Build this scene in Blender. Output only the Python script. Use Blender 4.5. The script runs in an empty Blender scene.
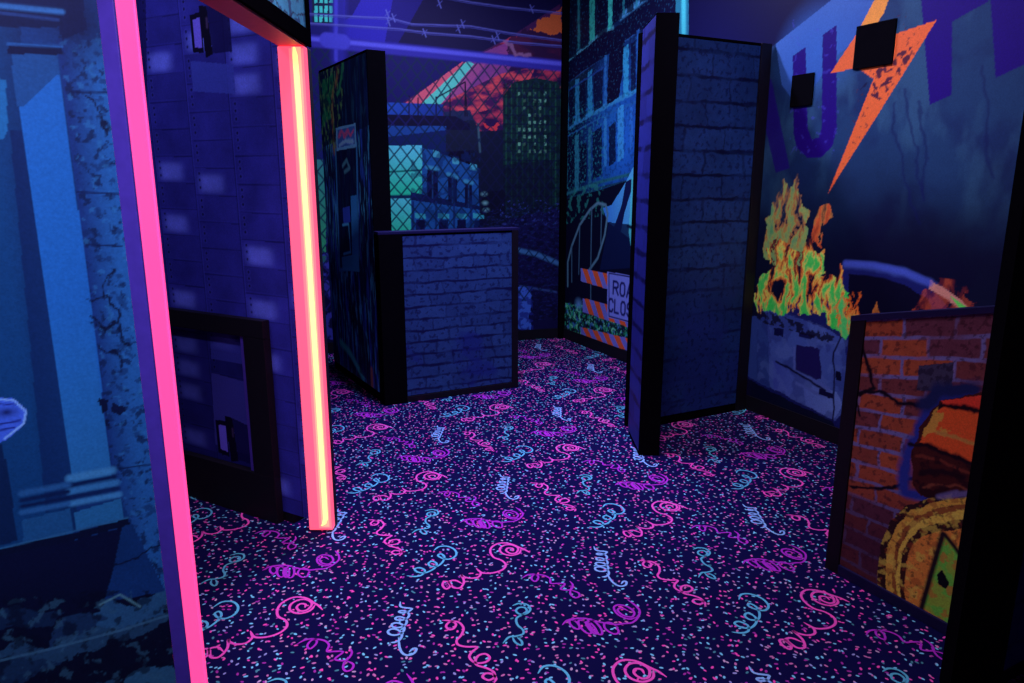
import bpy, bmesh, math, random
import numpy as np
from mathutils import Vector

C = bpy.context.scene
COL = C.collection
rng = np.random.default_rng(7)
random.seed(7)

# ------------------------------------------------------------------ camera model (metres, camera above the origin)
F, CX, CY, H = 720.0, 512.0, 341.5, 1.60
TH = math.atan(161.5 / F)
cT, sT = math.cos(TH), math.sin(TH)


def ray(x, y):
    a = (x - CX) / F
    b = -(y - CY) / F
    return np.array([a, cT + b * sT, -sT + b * cT])


def gnd(x, y, z=0.0):
    r = ray(x, y)
    t = (z - H) / r[2]
    return r * t + np.array([0, 0, H])


cam = bpy.data.cameras.new('camera')
cam.sensor_width = 36.0
cam.lens = 36.0 * F / 1024.0
cam.clip_start = 0.05
cam_o = bpy.data.objects.new('camera', cam)
COL.objects.link(cam_o)
cam_o.location = (0, 0, H)
cam_o.rotation_euler = (math.pi / 2 - TH, 0, 0)
C.camera = cam_o

# ------------------------------------------------------------------ colours
TINT = np.array([0.80, 0.55, 1.0])       # colour of the ultraviolet tubes as a camera sees it


def lin(c):
    c = np.asarray(c, float) / 255.0
    return np.where(c <= 0.04045, c / 12.92, ((c + 0.055) / 1.055) ** 2.4)


def ink(r, g, b, gain=1.0):
    """Albedo of a printed ink that reads as this sRGB colour under the violet tubes."""
    return np.clip(lin((r, g, b)) * gain / TINT, 0.0, 0.95)


# ------------------------------------------------------------------ materials
def mat(name, base, rough=0.6, spec=0.2, emit=None, strength=0.0, noise=0.0, scale=20.0):
    m = bpy.data.materials.new(name)
    m.use_nodes = True
    nt = m.node_tree
    b = nt.nodes['Principled BSDF']
    b.inputs['Base Color'].default_value = (*base, 1)
    b.inputs['Roughness'].default_value = rough
    b.inputs['Specular IOR Level'].default_value = spec
    if noise:
        tc = nt.nodes.new('ShaderNodeTexCoord')
        n = nt.nodes.new('ShaderNodeTexNoise')
        n.inputs['Scale'].default_value = scale
        n.inputs['Detail'].default_value = 6
        nt.links.new(tc.outputs['Object'], n.inputs['Vector'])
        mx = nt.nodes.new('ShaderNodeMix')
        mx.data_type = 'RGBA'
        mx.inputs[6].default_value = (*[v * (1 - noise) for v in base], 1)
        mx.inputs[7].default_value = (*[min(1, v * (1 + noise)) for v in base], 1)
        nt.links.new(n.outputs['Fac'], mx.inputs[0])
        nt.links.new(mx.outputs[2], b.inputs['Base Color'])
        bp = nt.nodes.new('ShaderNodeBump')
        bp.inputs['Strength'].default_value = 0.15
        nt.links.new(n.outputs['Fac'], bp.inputs['Height'])
        nt.links.new(bp.outputs['Normal'], b.inputs['Normal'])
    if emit is not None:
        b.inputs['Emission Color'].default_value = (*emit, 1)
        b.inputs['Emission Strength'].default_value = strength
    return m


M_BLACK = mat('black_laminate', (0.006, 0.005, 0.008), 0.55, 0.25, noise=0.3, scale=60)
M_MATT = mat('black_paint', (0.003, 0.003, 0.004), 0.95, 0.0, noise=0.2, scale=30)
M_BASE = mat('black_vinyl_skirting', (0.006, 0.006, 0.009), 0.6, 0.2, noise=0.2, scale=40)
M_PURPLE = mat('violet_channel', (0.08, 0.045, 0.33), 0.45, 0.3, noise=0.2, scale=40)
M_SOFFIT = mat('red_lit_soffit', (0.85, 0.20, 0.16), 0.5, 0.3, noise=0.1, scale=30)  # red of the LED light put into the base colour
M_TRIMV = mat('dark_violet_trim', (0.010, 0.011, 0.055), 0.5, 0.2, noise=0.2, scale=30)
M_WALL = mat('navy_wall_paint', (0.03, 0.04, 0.12), 0.7, 0.1, noise=0.3, scale=4)
M_PINK = mat('pink_acrylic_diffuser', (0.6, 0.1, 0.3), 0.3, 0.4, (1.0, 0.055, 0.24), 1.25, noise=0.0)
M_CORAL = mat('coral_acrylic_diffuser', (0.6, 0.15, 0.2), 0.3, 0.4, (1.0, 0.09, 0.17), 1.15)
M_GLOW0 = mat('deep_orange_glow', (0.7, 0.25, 0.2), 0.3, 0.3, (1.0, 0.145, 0.17), 1.4)  # outer step of the glow around the tube
M_GLOW = mat('orange_glow', (0.7, 0.3, 0.2), 0.3, 0.3, (1.0, 0.27, 0.17), 1.7)  # inner step of the glow around the tube
M_CORE = mat('led_tube_core', (0.8, 0.6, 0.3), 0.3, 0.3, (1.0, 0.50, 0.14), 2.6)


def print_mat(name, rough=0.5, spec=0.15):
    m = bpy.data.materials.new(name)
    m.use_nodes = True
    nt = m.node_tree
    b = nt.nodes['Principled BSDF']
    b.inputs['Roughness'].default_value = rough
    b.inputs['Specular IOR Level'].default_value = spec
    a = nt.nodes.new('ShaderNodeAttribute')
    a.attribute_name = 'ink'
    # fine paper grain over the ink
    tc = nt.nodes.new('ShaderNodeTexCoord')
    n = nt.nodes.new('ShaderNodeTexNoise')
    n.inputs['Scale'].default_value = 180
    n.inputs['Detail'].default_value = 3
    nt.links.new(tc.outputs['Object'], n.inputs['Vector'])
    mr = nt.nodes.new('ShaderNodeMapRange')
    mr.inputs['From Min'].default_value = 0.25
    mr.inputs['From Max'].default_value = 0.75
    mr.inputs['To Min'].default_value = 0.85
    mr.inputs['To Max'].default_value = 1.15
    nt.links.new(n.outputs['Fac'], mr.inputs['Value'])
    mx = nt.nodes.new('ShaderNodeMix')
    mx.data_type = 'RGBA'
    mx.blend_type = 'MULTIPLY'
    mx.inputs[0].default_value = 1.0
    nt.links.new(a.outputs['Color'], mx.inputs[6])
    nt.links.new(mr.outputs['Result'], mx.inputs[7])
    nt.links.new(mx.outputs[2], b.inputs['Base Color'])
    return m


M_PRINT = print_mat('printed_vinyl')


# ------------------------------------------------------------------ object helpers
def link(o, parent=None):
    COL.objects.link(o)
    if parent is not None:
        o.parent = parent
    return o


def mesh_obj(name, bm, m, parent=None, bevel=0.0):
    if bevel:
        bmesh.ops.bevel(bm, geom=[e for e in bm.edges], offset=bevel, segments=2, affect='EDGES', profile=0.6)
    bmesh.ops.recalc_face_normals(bm, faces=bm.faces)
    me = bpy.data.meshes.new(name)
    bm.to_mesh(me)
    bm.free()
    me.materials.append(m)
    return link(bpy.data.objects.new(name, me), parent)


def box(bm, x0, x1, y0, y1, z0, z1):
    vs = [bm.verts.new(p) for p in ((x0, y0, z0), (x1, y0, z0), (x1, y1, z0), (x0, y1, z0),
                                    (x0, y0, z1), (x1, y0, z1), (x1, y1, z1), (x0, y1, z1))]
    for f in ((3, 2, 1, 0), (4, 5, 6, 7), (0, 1, 5, 4), (1, 2, 6, 5), (2, 3, 7, 6), (3, 0, 4, 7)):
        bm.faces.new([vs[i] for i in f])


def prism(bm, foot, z0, z1):
    """foot: list of (x, y); z1 a number or one per corner."""
    n = len(foot)
    zt = z1 if hasattr(z1, '__len__') else [z1] * n
    lo = [bm.verts.new((p[0], p[1], z0)) for p in foot]
    hi = [bm.verts.new((p[0], p[1], zt[i])) for i, p in enumerate(foot)]
    bm.faces.new(lo[::-1])
    bm.faces.new(hi)
    for i in range(n):
        j = (i + 1) % n
        bm.faces.new([lo[i], lo[j], hi[j], hi[i]])


def box_obj(name, m, dims, parent=None, bevel=0.0):
    bm = bmesh.new()
    box(bm, *dims)
    return mesh_obj(name, bm, m, parent, bevel)


def empty(name, label, cat, loc, rz=0.0, group=None):
    o = bpy.data.objects.new(name, None)
    o.empty_display_size = 0.1
    COL.objects.link(o)
    o.location = loc
    o.rotation_euler = (0, 0, rz)
    o['label'] = label
    o['category'] = cat
    if group:
        o['group'] = group
    return o


def structure(o, label=None):
    o['kind'] = 'structure'
    if label:
        o['label'] = label
    return o


# ------------------------------------------------------------------ painted prints: colour laid down in wall coordinates (u along, v up)
def gnoise(u, v, seed):
    """gradient noise, about -0.7 .. 0.7"""
    iu = np.floor(u).astype(np.int64)
    iv = np.floor(v).astype(np.int64)
    fu = u - iu
    fv = v - iv
    su = fu * fu * fu * (fu * (fu * 6 - 15) + 10)
    sv = fv * fv * fv * (fv * (fv * 6 - 15) + 10)

    def g(a, b, x, y):
        n = (a * 374761393 + b * 668265263 + seed * 362437) & 0xffffffff
        n = ((n ^ (n >> 13)) * 1274126177) & 0xffffffff
        an = ((n ^ (n >> 16)) & 0xffff) * (2 * math.pi / 65536.0)
        return np.cos(an) * x + np.sin(an) * y
    a = g(iu, iv, fu, fv)
    b = g(iu + 1, iv, fu - 1, fv)
    c = g(iu, iv + 1, fu, fv - 1)
    d = g(iu + 1, iv + 1, fu - 1, fv - 1)
    return (a * (1 - su) + b * su) * (1 - sv) + (c * (1 - su) + d * su) * sv


def fbm(u, v, seed=0, octv=5, gain=0.55):
    s = np.zeros_like(u)
    amp, tot = 1.0, 0.0
    for k in range(octv):
        s += amp * gnoise(u, v, seed + k * 17)
        tot += amp
        amp *= gain
        u, v = (u * .86 - v * .5) * 1.97 + 5.3, (u * .5 + v * .86) * 1.97 + 1.7
    return .5 + .95 * s / tot * 1.25


class Canvas:
    """A rectangular print: P0 -> P1 on the ground (left to right as seen), z0..z1, one sample per cell."""

    def __init__(self, P0, P1, z0, z1, cell, base=(0, 0, 0)):
        self.P0 = np.array(P0[:2], float)
        d = np.array(P1[:2], float) - self.P0
        self.W = float(np.hypot(*d))
        self.d = d / self.W
        self.n = np.array([self.d[1], -self.d[0]])        # towards the viewer
        self.z0, self.z1 = z0, z1
        self.nu = int(round(self.W / cell)) + 1
        self.nv = int(round((z1 - z0) / cell)) + 1
        self.U, self.V = np.meshgrid(np.linspace(0, self.W, self.nu), np.linspace(z0, z1, self.nv))
        self.rgb = np.empty((self.nv, self.nu, 3))
        self.rgb[:] = ink(*base)
        self.wu = self.U
        self.wv = self.V
        self.cell = cell

    def px(self, x, y):
        r = ray(x, y)
        t = np.dot(self.n, self.P0) / np.dot(self.n, r[:2])
        q = r * t + np.array([0, 0, H])
        return np.array([np.dot(q[:2] - self.P0, self.d), q[2]])

    def pts(self, L):
        return np.array([self.px(*p) for p in L])

    def warp(self, amp, scale, seed=3):
        self.wu = self.U + amp * (fbm(self.U * scale, self.V * scale, seed) - 0.5) * 2
        self.wv = self.V + amp * (fbm(self.U * scale, self.V * scale, seed + 50) - 0.5) * 2

    def unwarp(self):
        self.wu, self.wv = self.U, self.V

    def mask_poly(self, q):
        inside = np.zeros(self.U.shape, bool)
        u0, v0 = q.min(0) - 0.3
        u1, v1 = q.max(0) + 0.3
        j0 = max(0, int((u0) / self.W * (self.nu - 1)))
        j1 = min(self.nu, int((u1) / self.W * (self.nu - 1)) + 2)
        i0 = max(0, int((v0 - self.z0) / (self.z1 - self.z0) * (self.nv - 1)))
        i1 = min(self.nv, int((v1 - self.z0) / (self.z1 - self.z0) * (self.nv - 1)) + 2)
        if j1 <= j0 or i1 <= i0:
            return inside
        u = self.wu[i0:i1, j0:j1]
        v = self.wv[i0:i1, j0:j1]
        ins = np.zeros(u.shape, bool)
        n = len(q)
        for i in range(n):
            a, b = q[i], q[(i + 1) % n]
            if a[1] == b[1]:
                continue
            c = ((a[1] > v) != (b[1] > v)) & (u < (b[0] - a[0]) * (v - a[1]) / (b[1] - a[1]) + a[0])
            ins ^= c
        inside[i0:i1, j0:j1] = ins
        return inside

    def put(self, mask, col, alpha=1.0):
        a = (np.asarray(mask, float) * alpha)[..., None]
        col = np.asarray(col, float)
        self.rgb = self.rgb * (1 - a) + col * a

    def poly(self, L, col, alpha=1.0, uv=False):
        q = np.array(L, float) if uv else self.pts(L)
        m = self.mask_poly(q)
        self.put(m, ink(*col), alpha)
        return m

    def grad(self, L, col0, col1, p0, p1, alpha=1.0):
        """polygon filled from col0 (at pixel p0) to col1 (at pixel p1)."""
        m = self.mask_poly(self.pts(L))
        a, b = self.px(*p0), self.px(*p1)
        d = b - a
        t = np.clip(((self.U - a[0]) * d[0] + (self.V - a[1]) * d[1]) / np.dot(d, d), 0, 1)[..., None]
        c = ink(*col0) * (1 - t) + ink(*col1) * t
        self.put(m, c, alpha)
        return m

    def line(self, L, w, col, alpha=1.0, uv=False, soft=0.5):
        q = np.array(L, float) if uv else self.pts(L)
        D = np.full(self.U.shape, 9.0)
        for a, b in zip(q[:-1], q[1:]):
            u0, v0 = np.minimum(a, b) - w * 2 - 0.1
            u1, v1 = np.maximum(a, b) + w * 2 + 0.1
            j0 = max(0, int(u0 / self.W * (self.nu - 1)))
            j1 = min(self.nu, int(u1 / self.W * (self.nu - 1)) + 2)
            i0 = max(0, int((v0 - self.z0) / (self.z1 - self.z0) * (self.nv - 1)))
            i1 = min(self.nv, int((v1 - self.z0) / (self.z1 - self.z0) * (self.nv - 1)) + 2)
            if j1 <= j0 or i1 <= i0:
                continue
            u = self.wu[i0:i1, j0:j1] - a[0]
            v = self.wv[i0:i1, j0:j1] - a[1]
            d = b - a
            t = np.clip((u * d[0] + v * d[1]) / (np.dot(d, d) + 1e-12), 0, 1)
            D[i0:i1, j0:j1] = np.minimum(D[i0:i1, j0:j1], np.hypot(u - t * d[0], v - t * d[1]))
        s = max(w * soft, self.cell * 0.6)
        m = np.clip((w / 2 + s / 2 - D) / s, 0, 1)
        self.put(m, ink(*col), alpha)
        return m

    def blob(self, p, r, col, alpha=1.0, ry=None):
        """soft round patch centred on pixel p, radius r metres."""
        c = self.px(*p)
        ry = ry or r
        d = np.hypot((self.wu - c[0]) / r, (self.wv - c[1]) / ry)
        self.put(np.clip(1.0 - d, 0, 1) ** 1.2, ink(*col), alpha)

    def mottle(self, amount, scale, seed, stretch=1.0):
        n = fbm(self.U * scale, self.V * scale * stretch, seed)
        self.rgb *= (1 + amount * (n - 0.5) * 2)[..., None]

    def specks(self, L, col, scale, thr, seed, alpha=1.0, stretch=1.0):
        if L is None:
            m, sl = np.ones(self.U.shape, bool), (slice(None), slice(None))
        else:
            m = self.mask_poly(self.pts(L))
            r, k = np.nonzero(m.any(1))[0], np.nonzero(m.any(0))[0]
            if not len(r):
                return
            sl = (slice(r[0], r[-1] + 1), slice(k[0], k[-1] + 1))
        n = fbm(self.U[sl] * scale, self.V[sl] * scale * stretch, seed, 4)
        a = (m[sl] * np.clip((n - thr) / .07 + .3, 0, 1) * alpha)[..., None]
        self.rgb[sl] = self.rgb[sl] * (1 - a) + ink(*col) * a

    def sheet(self, name, parent, off=0.003, label=None, cut=None, gain=1.0):
        """The print as a thin sheet standing `off` in front of y = 0 of its parent (local x along, z up)."""
        nu, nv = self.nu, self.nv
        co = np.empty((nv, nu, 3), np.float32)
        co[..., 0] = self.U
        co[..., 1] = -off
        co[..., 2] = self.V
        if cut is not None:
            co[..., 2] = self.z0 + (self.V - self.z0) * cut(self.U)
        idx = np.arange(nv * nu).reshape(nv, nu)
        q = np.stack([idx[:-1, :-1], idx[:-1, 1:], idx[1:, 1:], idx[1:, :-1]], -1).reshape(-1, 4).astype(np.int32)
        me = bpy.data.meshes.new(name)
        me.vertices.add(nv * nu)
        me.vertices.foreach_set('co', co.reshape(-1))
        me.loops.add(q.size)
        me.loops.foreach_set('vertex_index', q.reshape(-1))
        me.polygons.add(len(q))
        me.polygons.foreach_set('loop_start', np.arange(0, q.size, 4, dtype=np.int32))
        me.update(calc_edges=True)
        at = me.attributes.new('ink', 'FLOAT_COLOR', 'POINT')
        c4 = np.ones((nv * nu, 4), np.float32)
        c4[:, :3] = np.clip(self.rgb.reshape(-1, 3) * gain, 0, 0.95)
        at.data.foreach_set('color', c4.reshape(-1))
        me.materials.append(M_PRINT)
        o = link(bpy.data.objects.new(name, me), parent)
        if label:
            o['label'] = label
        return o


def frame_rz(c):
    return math.atan2(c.d[1], c.d[0])


# stroke letters for painted signs: unit boxes 0..1
GLYPH = {
    'R': [[(0, 0), (0, 1), (.6, 1), (.85, .88), (.85, .62), (.6, .5), (0, .5)], [(.45, .5), (.9, 0)]],
    'O': [[(.25, 0), (.05, .2), (.05, .8), (.25, 1), (.65, 1), (.85, .8), (.85, .2), (.65, 0), (.25, 0)]],
    'A': [[(0, 0), (.45, 1), (.9, 0)], [(.17, .35), (.73, .35)]],
    'D': [[(0, 0), (0, 1), (.5, 1), (.85, .75), (.85, .25), (.5, 0), (0, 0)]],
    'C': [[(.85, .8), (.65, 1), (.25, 1), (.05, .8), (.05, .2), (.25, 0), (.65, 0), (.85, .2)]],
    'L': [[(0, 1), (0, 0), (.75, 0)]],
    'S': [[(.82, .82), (.62, 1), (.25, 1), (.06, .85), (.06, .62), (.8, .4), (.84, .18), (.62, 0), (.25, 0), (.03, .18)]],
    'E': [[(.8, 1), (0, 1), (0, 0), (.8, 0)], [(0, .52), (.65, .52)]],
}


def write(c, text, u, v, w, h, stroke, col):
    for k, ch in enumerate(text):
        for st in GLYPH[ch]:
            c.line([(u + (k * 1.22 + p[0]) * w, v + p[1] * h) for p in st], stroke, col, uv=True)


def brick_print(c, rowh, bl, mortar, mw, cols, seed, wob=0.006, vfade=0.6, skip=0.25):
    """courses of brick with uneven mortar, in wall metres."""
    U = c.U + wob * 2 * (fbm(c.U * 9, c.V * 9, seed) - .5) * 2
    V = c.V + wob * (fbm(c.U * 5, c.V * 14, seed + 5) - .5) * 2.4
    r = np.floor(V / rowh)
    off = (r % 2) * 0.5 * bl + np.sin(r * 12.9 + seed) * bl * 0.16
    k = np.floor((U + off) / bl)
    fu = (U + off) - k * bl
    fv = V - r * rowh
    h = np.abs(np.sin(k * 127.1 + r * 311.7 + seed) * 43758.5453) % 1.0
    cc = np.array([ink(*x) for x in cols])
    pick = np.minimum((h * len(cols)).astype(int), len(cols) - 1)
    c.rgb = cc[pick] * (0.85 + 0.3 * fbm(c.U * 22, c.V * 22, seed + 9))[..., None]
    h2 = np.abs(np.sin(k * 57.3 + r * 91.7 + seed) * 9758.53) % 1.0
    thick = mw * (0.5 + 1.0 * fbm(c.U * 14, c.V * 14, seed + 2))
    mh = np.clip((thick - np.minimum(fv, rowh - fv)) / (mw * .5) + .5, 0, 1)
    mvv = np.clip((thick * .8 - np.minimum(fu, bl - fu)) / (mw * .5) + .5, 0, 1) * vfade * (h2 > skip)
    a = np.maximum(mh, mvv) * np.clip(fbm(c.U * 4, c.V * 4, seed + 3) * 2.2 - 0.2, .25, 1)
    c.rgb = c.rgb * (1 - a[..., None]) + ink(*mortar) * a[..., None]


# ================================================================== the room
BL, BR = np.array([-1.81, 6.62]), np.array([0.525, 7.34])
dB = (BR - BL) / np.hypot(*(BR - BL))
BL2 = BL - dB * 1.2
RN = np.array([2.03, 4.207])
dR = (RN - BR) / np.hypot(*(RN - BR))
RE = BR + dR * 6.2
WH = 3.9

bm = bmesh.new()
box(bm, -5.2, 3.6, -0.6, 9.0, WH, WH + .1)
structure(mesh_obj('ceiling', bm, M_MATT))

# ------------------------------------------------------------------ carpet
def carpet_mat():
    m = bpy.data.materials.new('confetti_carpet')
    m.use_nodes = True
    nt = m.node_tree
    N, Lk = nt.nodes, nt.links
    b = N['Principled BSDF']
    b.inputs['Roughness'].default_value = 0.95
    b.inputs['Specular IOR Level'].default_value = 0.05
    tc = N.new('ShaderNodeTexCoord')
    cur = None
    base = N.new('ShaderNodeRGB')
    base.outputs[0].default_value = (0.0045, 0.0045, 0.046, 1)
    cur = base.outputs[0]
    for li, (sc, ra, rb, off) in enumerate(((19.0, .0074, .0042, 0.0), (17.0, .0080, .0045, 3.7), (23.0, .0060, .0038, 9.1))):
        mp = N.new('ShaderNodeMapping')
        mp.inputs['Location'].default_value = (off, off * .7, 0)
        Lk.new(tc.outputs['Object'], mp.inputs['Vector'])
        vo = N.new('ShaderNodeTexVoronoi')
        vo.voronoi_dimensions = '2D'
        vo.inputs['Scale'].default_value = sc
        Lk.new(mp.outputs['Vector'], vo.inputs['Vector'])
        sub = N.new('ShaderNodeVectorMath')
        sub.operation = 'SUBTRACT'
        Lk.new(mp.outputs['Vector'], sub.inputs[0])
        Lk.new(vo.outputs['Position'], sub.inputs[1])
        sep = N.new('ShaderNodeSeparateColor')
        Lk.new(vo.outputs['Color'], sep.inputs[0])
        ang = N.new('ShaderNodeMath')
        ang.operation = 'MULTIPLY'
        ang.inputs[1].default_value = 6.283
        Lk.new(sep.outputs[0], ang.inputs[0])
        rot = N.new('ShaderNodeVectorRotate')
        rot.rotation_type = 'Z_AXIS'
        Lk.new(sub.outputs[0], rot.inputs['Vector'])
        Lk.new(ang.outputs[0], rot.inputs['Angle'])
        dv = N.new('ShaderNodeVectorMath')
        dv.operation = 'MULTIPLY'
        dv.inputs[1].default_value = (1 / ra, 1 / rb, 0)
        Lk.new(rot.outputs[0], dv.inputs[0])
        ln = N.new('ShaderNodeVectorMath')
        ln.operation = 'LENGTH'
        Lk.new(dv.outputs[0], ln.inputs[0])
        lt = N.new('ShaderNodeMapRange')
        lt.inputs['From Min'].default_value = 0.85
        lt.inputs['From Max'].default_value = 1.1
        lt.inputs['To Min'].default_value = 1
        lt.inputs['To Max'].default_value = 0
        Lk.new(ln.outputs['Value'], lt.inputs['Value'])
        cr = N.new('ShaderNodeValToRGB')
        cr.color_ramp.interpolation = 'CONSTANT'
        e = cr.color_ramp.elements
        cols = [(0.0, (.95, .10, .42)), (.22, (.20, .75, .78)), (.42, (.90, .30, .55)), (.56, (.45, .55, .85)),
                (.68, (.55, .06, .45)), (.84, (.10, .45, .42)), (.93, (.85, .65, .75))]
        e[0].position, e[0].color = cols[0][0], (*cols[0][1], 1)
        e[1].position, e[1].color = cols[1][0], (*cols[1][1], 1)
        for p, cc in cols[2:]:
            x = e.new(p)
            x.color = (*[v * .7 for v in cc], 1)
        Lk.new(sep.outputs[1], cr.inputs[0])
        mx = N.new('ShaderNodeMix')
        mx.data_type = 'RGBA'
        Lk.new(lt.outputs['Result'], mx.inputs[0])
        Lk.new(cur, mx.inputs[6])
        Lk.new(cr.outputs[0], mx.inputs[7])
        cur = mx.outputs[2]
    Lk.new(cur, b.inputs['Base Color'])
    nz = N.new('ShaderNodeTexNoise')
    nz.inputs['Scale'].default_value = 300
    Lk.new(tc.outputs['Object'], nz.inputs['Vector'])
    bp = N.new('ShaderNodeBump')
    bp.inputs['Strength'].default_value = 0.3
    bp.inputs['Distance'].default_value = 0.003
    Lk.new(nz.outputs['Fac'], bp.inputs['Height'])
    Lk.new(bp.outputs['Normal'], b.inputs['Normal'])
    return m


YARN = {'pink': (.95, .11, .46), 'sky': (.26, .60, .80), 'aqua': (.12, .62, .66), 'violet': (.46, .035, .50), 'teal': (.10, .55, .55)}
YM = {k: mat('yarn_' + k, v, 0.9, 0.05, noise=0.12, scale=200) for k, v in YARN.items()}


def crop2(L):      # the motif traced once, then repeated over the carpet
    return [gnd(380 + x / 4.191, 520 + y / 4.19)[:2] for x, y in L]


def crop1(L):
    return [gnd(180 + x / 4.191, 520 + y / 4.19)[:2] for x, y in L]


coil = []
for t in np.linspace(0, 1, 60):
    a = t * 4.3 * 2 * math.pi
    coil.append((110 - 55 * t + (22 + 12 * t) * math.cos(a), 372 + 122 * t + (9 + 13 * t) * math.sin(a)))
loops = []
for t in np.linspace(0, 1, 44):
    a = t * 5.5 * 2 * math.pi
    loops.append((385 + 95 * t + 26 * math.cos(a), 212 + 8 * t + 24 * math.sin(a)))
def ell(cx, cy, rx, ry, n=16):
    return [(cx + rx * math.cos(-1.2 + 2 * math.pi * k / n), cy + ry * math.sin(-1.2 + 2 * math.pi * k / n)) for k in range(n + 2)]


MOTIFS = [
    ('pink', .0085, [crop2([(628, 138), (605, 124), (585, 116), (545, 100), (500, 98), (468, 115), (463, 137), (478, 158), (510, 170), (527, 188), (515, 208), (480, 221), (440, 224), (420, 218), (403, 203)]),
                     crop2([(592, 120), (583, 140), (548, 149), (512, 140), (502, 122), (520, 107), (550, 105), (578, 118), (572, 137), (548, 141), (529, 130), (535, 119), (555, 120), (560, 131)]),
                     crop2([(405, 205), (422, 222), (412, 240), (380, 245), (350, 238), (340, 230), (352, 258), (338, 284), (308, 284), (290, 262), (268, 260), (263, 276), (278, 290), (294, 278), (288, 260), (315, 254), (345, 268)])]),
    ('sky', .008, [crop2([(85, 343), (88, 365)] + coil), crop2([(78, 495), (82, 535), (95, 560), (118, 568), (142, 560), (153, 542), (140, 540), (122, 555)])]),
    ('aqua', .008, [crop2([(225, 130), (248, 113), (285, 112), (315, 128), (318, 150), (292, 165), (262, 162), (243, 150), (255, 143), (270, 155), (262, 178), (240, 195), (212, 195), (203, 183), (220, 174), (238, 185), (228, 204), (192, 222), (160, 220), (145, 208), (165, 201), (188, 212), (178, 230), (150, 238), (112, 235)])]),
    ('pink', .008, [crop2([(260, 422), (292, 424), (318, 437), (308, 457), (288, 460), (277, 445), (295, 428), (330, 430), (350, 455), (340, 485), (322, 505), (327, 524), (362, 533), (408, 534), (385, 555), (375, 578), (400, 600), (440, 598), (460, 580), (442, 563), (412, 570), (400, 592), (407, 610), (445, 622), (475, 638), (480, 660), (455, 673), (430, 660), (442, 645), (470, 647), (486, 665), (478, 685)])]),
    ('violet', .0075, [crop1([(345, 213), (375, 198), (410, 192), (450, 192), (490, 203), (540, 211), (575, 208), (608, 205), (640, 190), (666, 168), (664, 148), (650, 130)]),
                       *[crop1(ell(*e)) for e in ((392, 211, 15, 15), (424, 219, 17, 22), (462, 219, 17, 25), (446, 222, 12, 20))],
                       crop1([(540, 215), (535, 236), (512, 242), (494, 226), (505, 208), (530, 206), (545, 222)]),
                       crop1([(640, 188), (605, 194), (577, 180), (578, 158), (602, 148), (632, 154), (642, 172), (622, 187), (594, 182), (586, 166), (606, 158), (624, 168)])]),
    ('violet', .007, [crop2([(595, 246), (620, 232), (650, 230), (664, 242), (652, 260), (635, 250), (645, 232), (685, 234), (712, 248), (716, 268), (745, 268), (775, 270), (757, 292), (798, 295), (808, 275), (795, 258)]),
                      crop2([(800, 296), (832, 308), (834, 324), (815, 328), (798, 312), (800, 285)])]),
    ('teal', .0075, [crop2([(555, 362), (585, 352), (618, 358), (630, 378), (612, 396), (585, 397), (570, 384), (582, 370), (606, 370), (615, 385), (595, 400), (572, 415), (576, 442), (598, 462), (600, 480), (570, 490), (540, 494), (515, 520)]),
                     crop2([(555, 492), (566, 515), (592, 528), (594, 512), (575, 495)])]),
]
LA, LB = np.array([.800, .432]), np.array([-.432, .812])


def catmull(P, k=4):
    P = [np.array(p) for p in P]
    P = [2 * P[0] - P[1]] + P + [2 * P[-1] - P[-2]]
    out = []
    for i in range(1, len(P) - 2):
        for s in range(k):
            t = s / k
            a, b, c, d = P[i - 1:i + 3]
            out.append(.5 * ((2 * b) + (-a + c) * t + (2 * a - 5 * b + 4 * c - d) * t * t + (-a + 3 * b - 3 * c + d) * t ** 3))
    out.append(P[-2])
    return np.array(out)


def ribbon(P, w):
    d = np.gradient(P, axis=0)
    d /= (np.linalg.norm(d, axis=1)[:, None] + 1e-9)
    nrm = np.stack([-d[:, 1], d[:, 0]], 1)
    tp = np.minimum(1.0, np.minimum(np.arange(len(P)), np.arange(len(P))[::-1]) / 4 + .35)[:, None] * w / 2
    return P + nrm * tp, P - nrm * tp


fv, ff, fm = [(-5.0, -0.5, 0), (3.5, -0.5, 0), (3.5, 8.8, 0), (-5.0, 8.8, 0)], [(0, 1, 2, 3)], [0]
keys = list(YARN)
zc = 0
for (colr, w, strokes) in MOTIFS:
    for st in strokes:
        zc += 1
        P = catmull(st)
        A, B = ribbon(P, w * 1.18)
        for i in range(-8, 9):
            for j in range(-8, 9):
                o = LA * i + LB * j
                c0 = P.mean(0) + o
                if not (-3.2 < c0[0] < 3.0 and 0.2 < c0[1] < 8.0):
                    continue
                s = len(fv)
                z = 0.0009 + 0.00013 * zc
                for a, b in zip(A + o, B + o):
                    fv.append((a[0], a[1], z))
                    fv.append((b[0], b[1], z))
                for q in range(len(A) - 1):
                    ff.append((s + 2 * q, s + 2 * q + 1, s + 2 * q + 3, s + 2 * q + 2))
                    fm.append(1 + keys.index(colr))
me = bpy.data.meshes.new('floor')
me.from_pydata(fv, [], ff)
me.materials.append(carpet_mat())
for k in keys:
    me.materials.append(YM[k])
me.polygons.foreach_set('material_index', fm)
floor = structure(link(bpy.data.objects.new('floor', me)), 'dark carpet with neon squiggles and confetti')


def room_wall(name, P0, P1, thick=.12, z1=WH):
    P0, P1 = np.array(P0), np.array(P1)
    d = P1 - P0
    w = float(np.hypot(*d))
    o = box_obj(name, M_WALL, (0, w, 0, thick, 0, z1))
    o.location = (P0[0], P0[1], 0)
    o.rotation_euler = (0, 0, math.atan2(d[1], d[0]))
    return structure(o)


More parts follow.
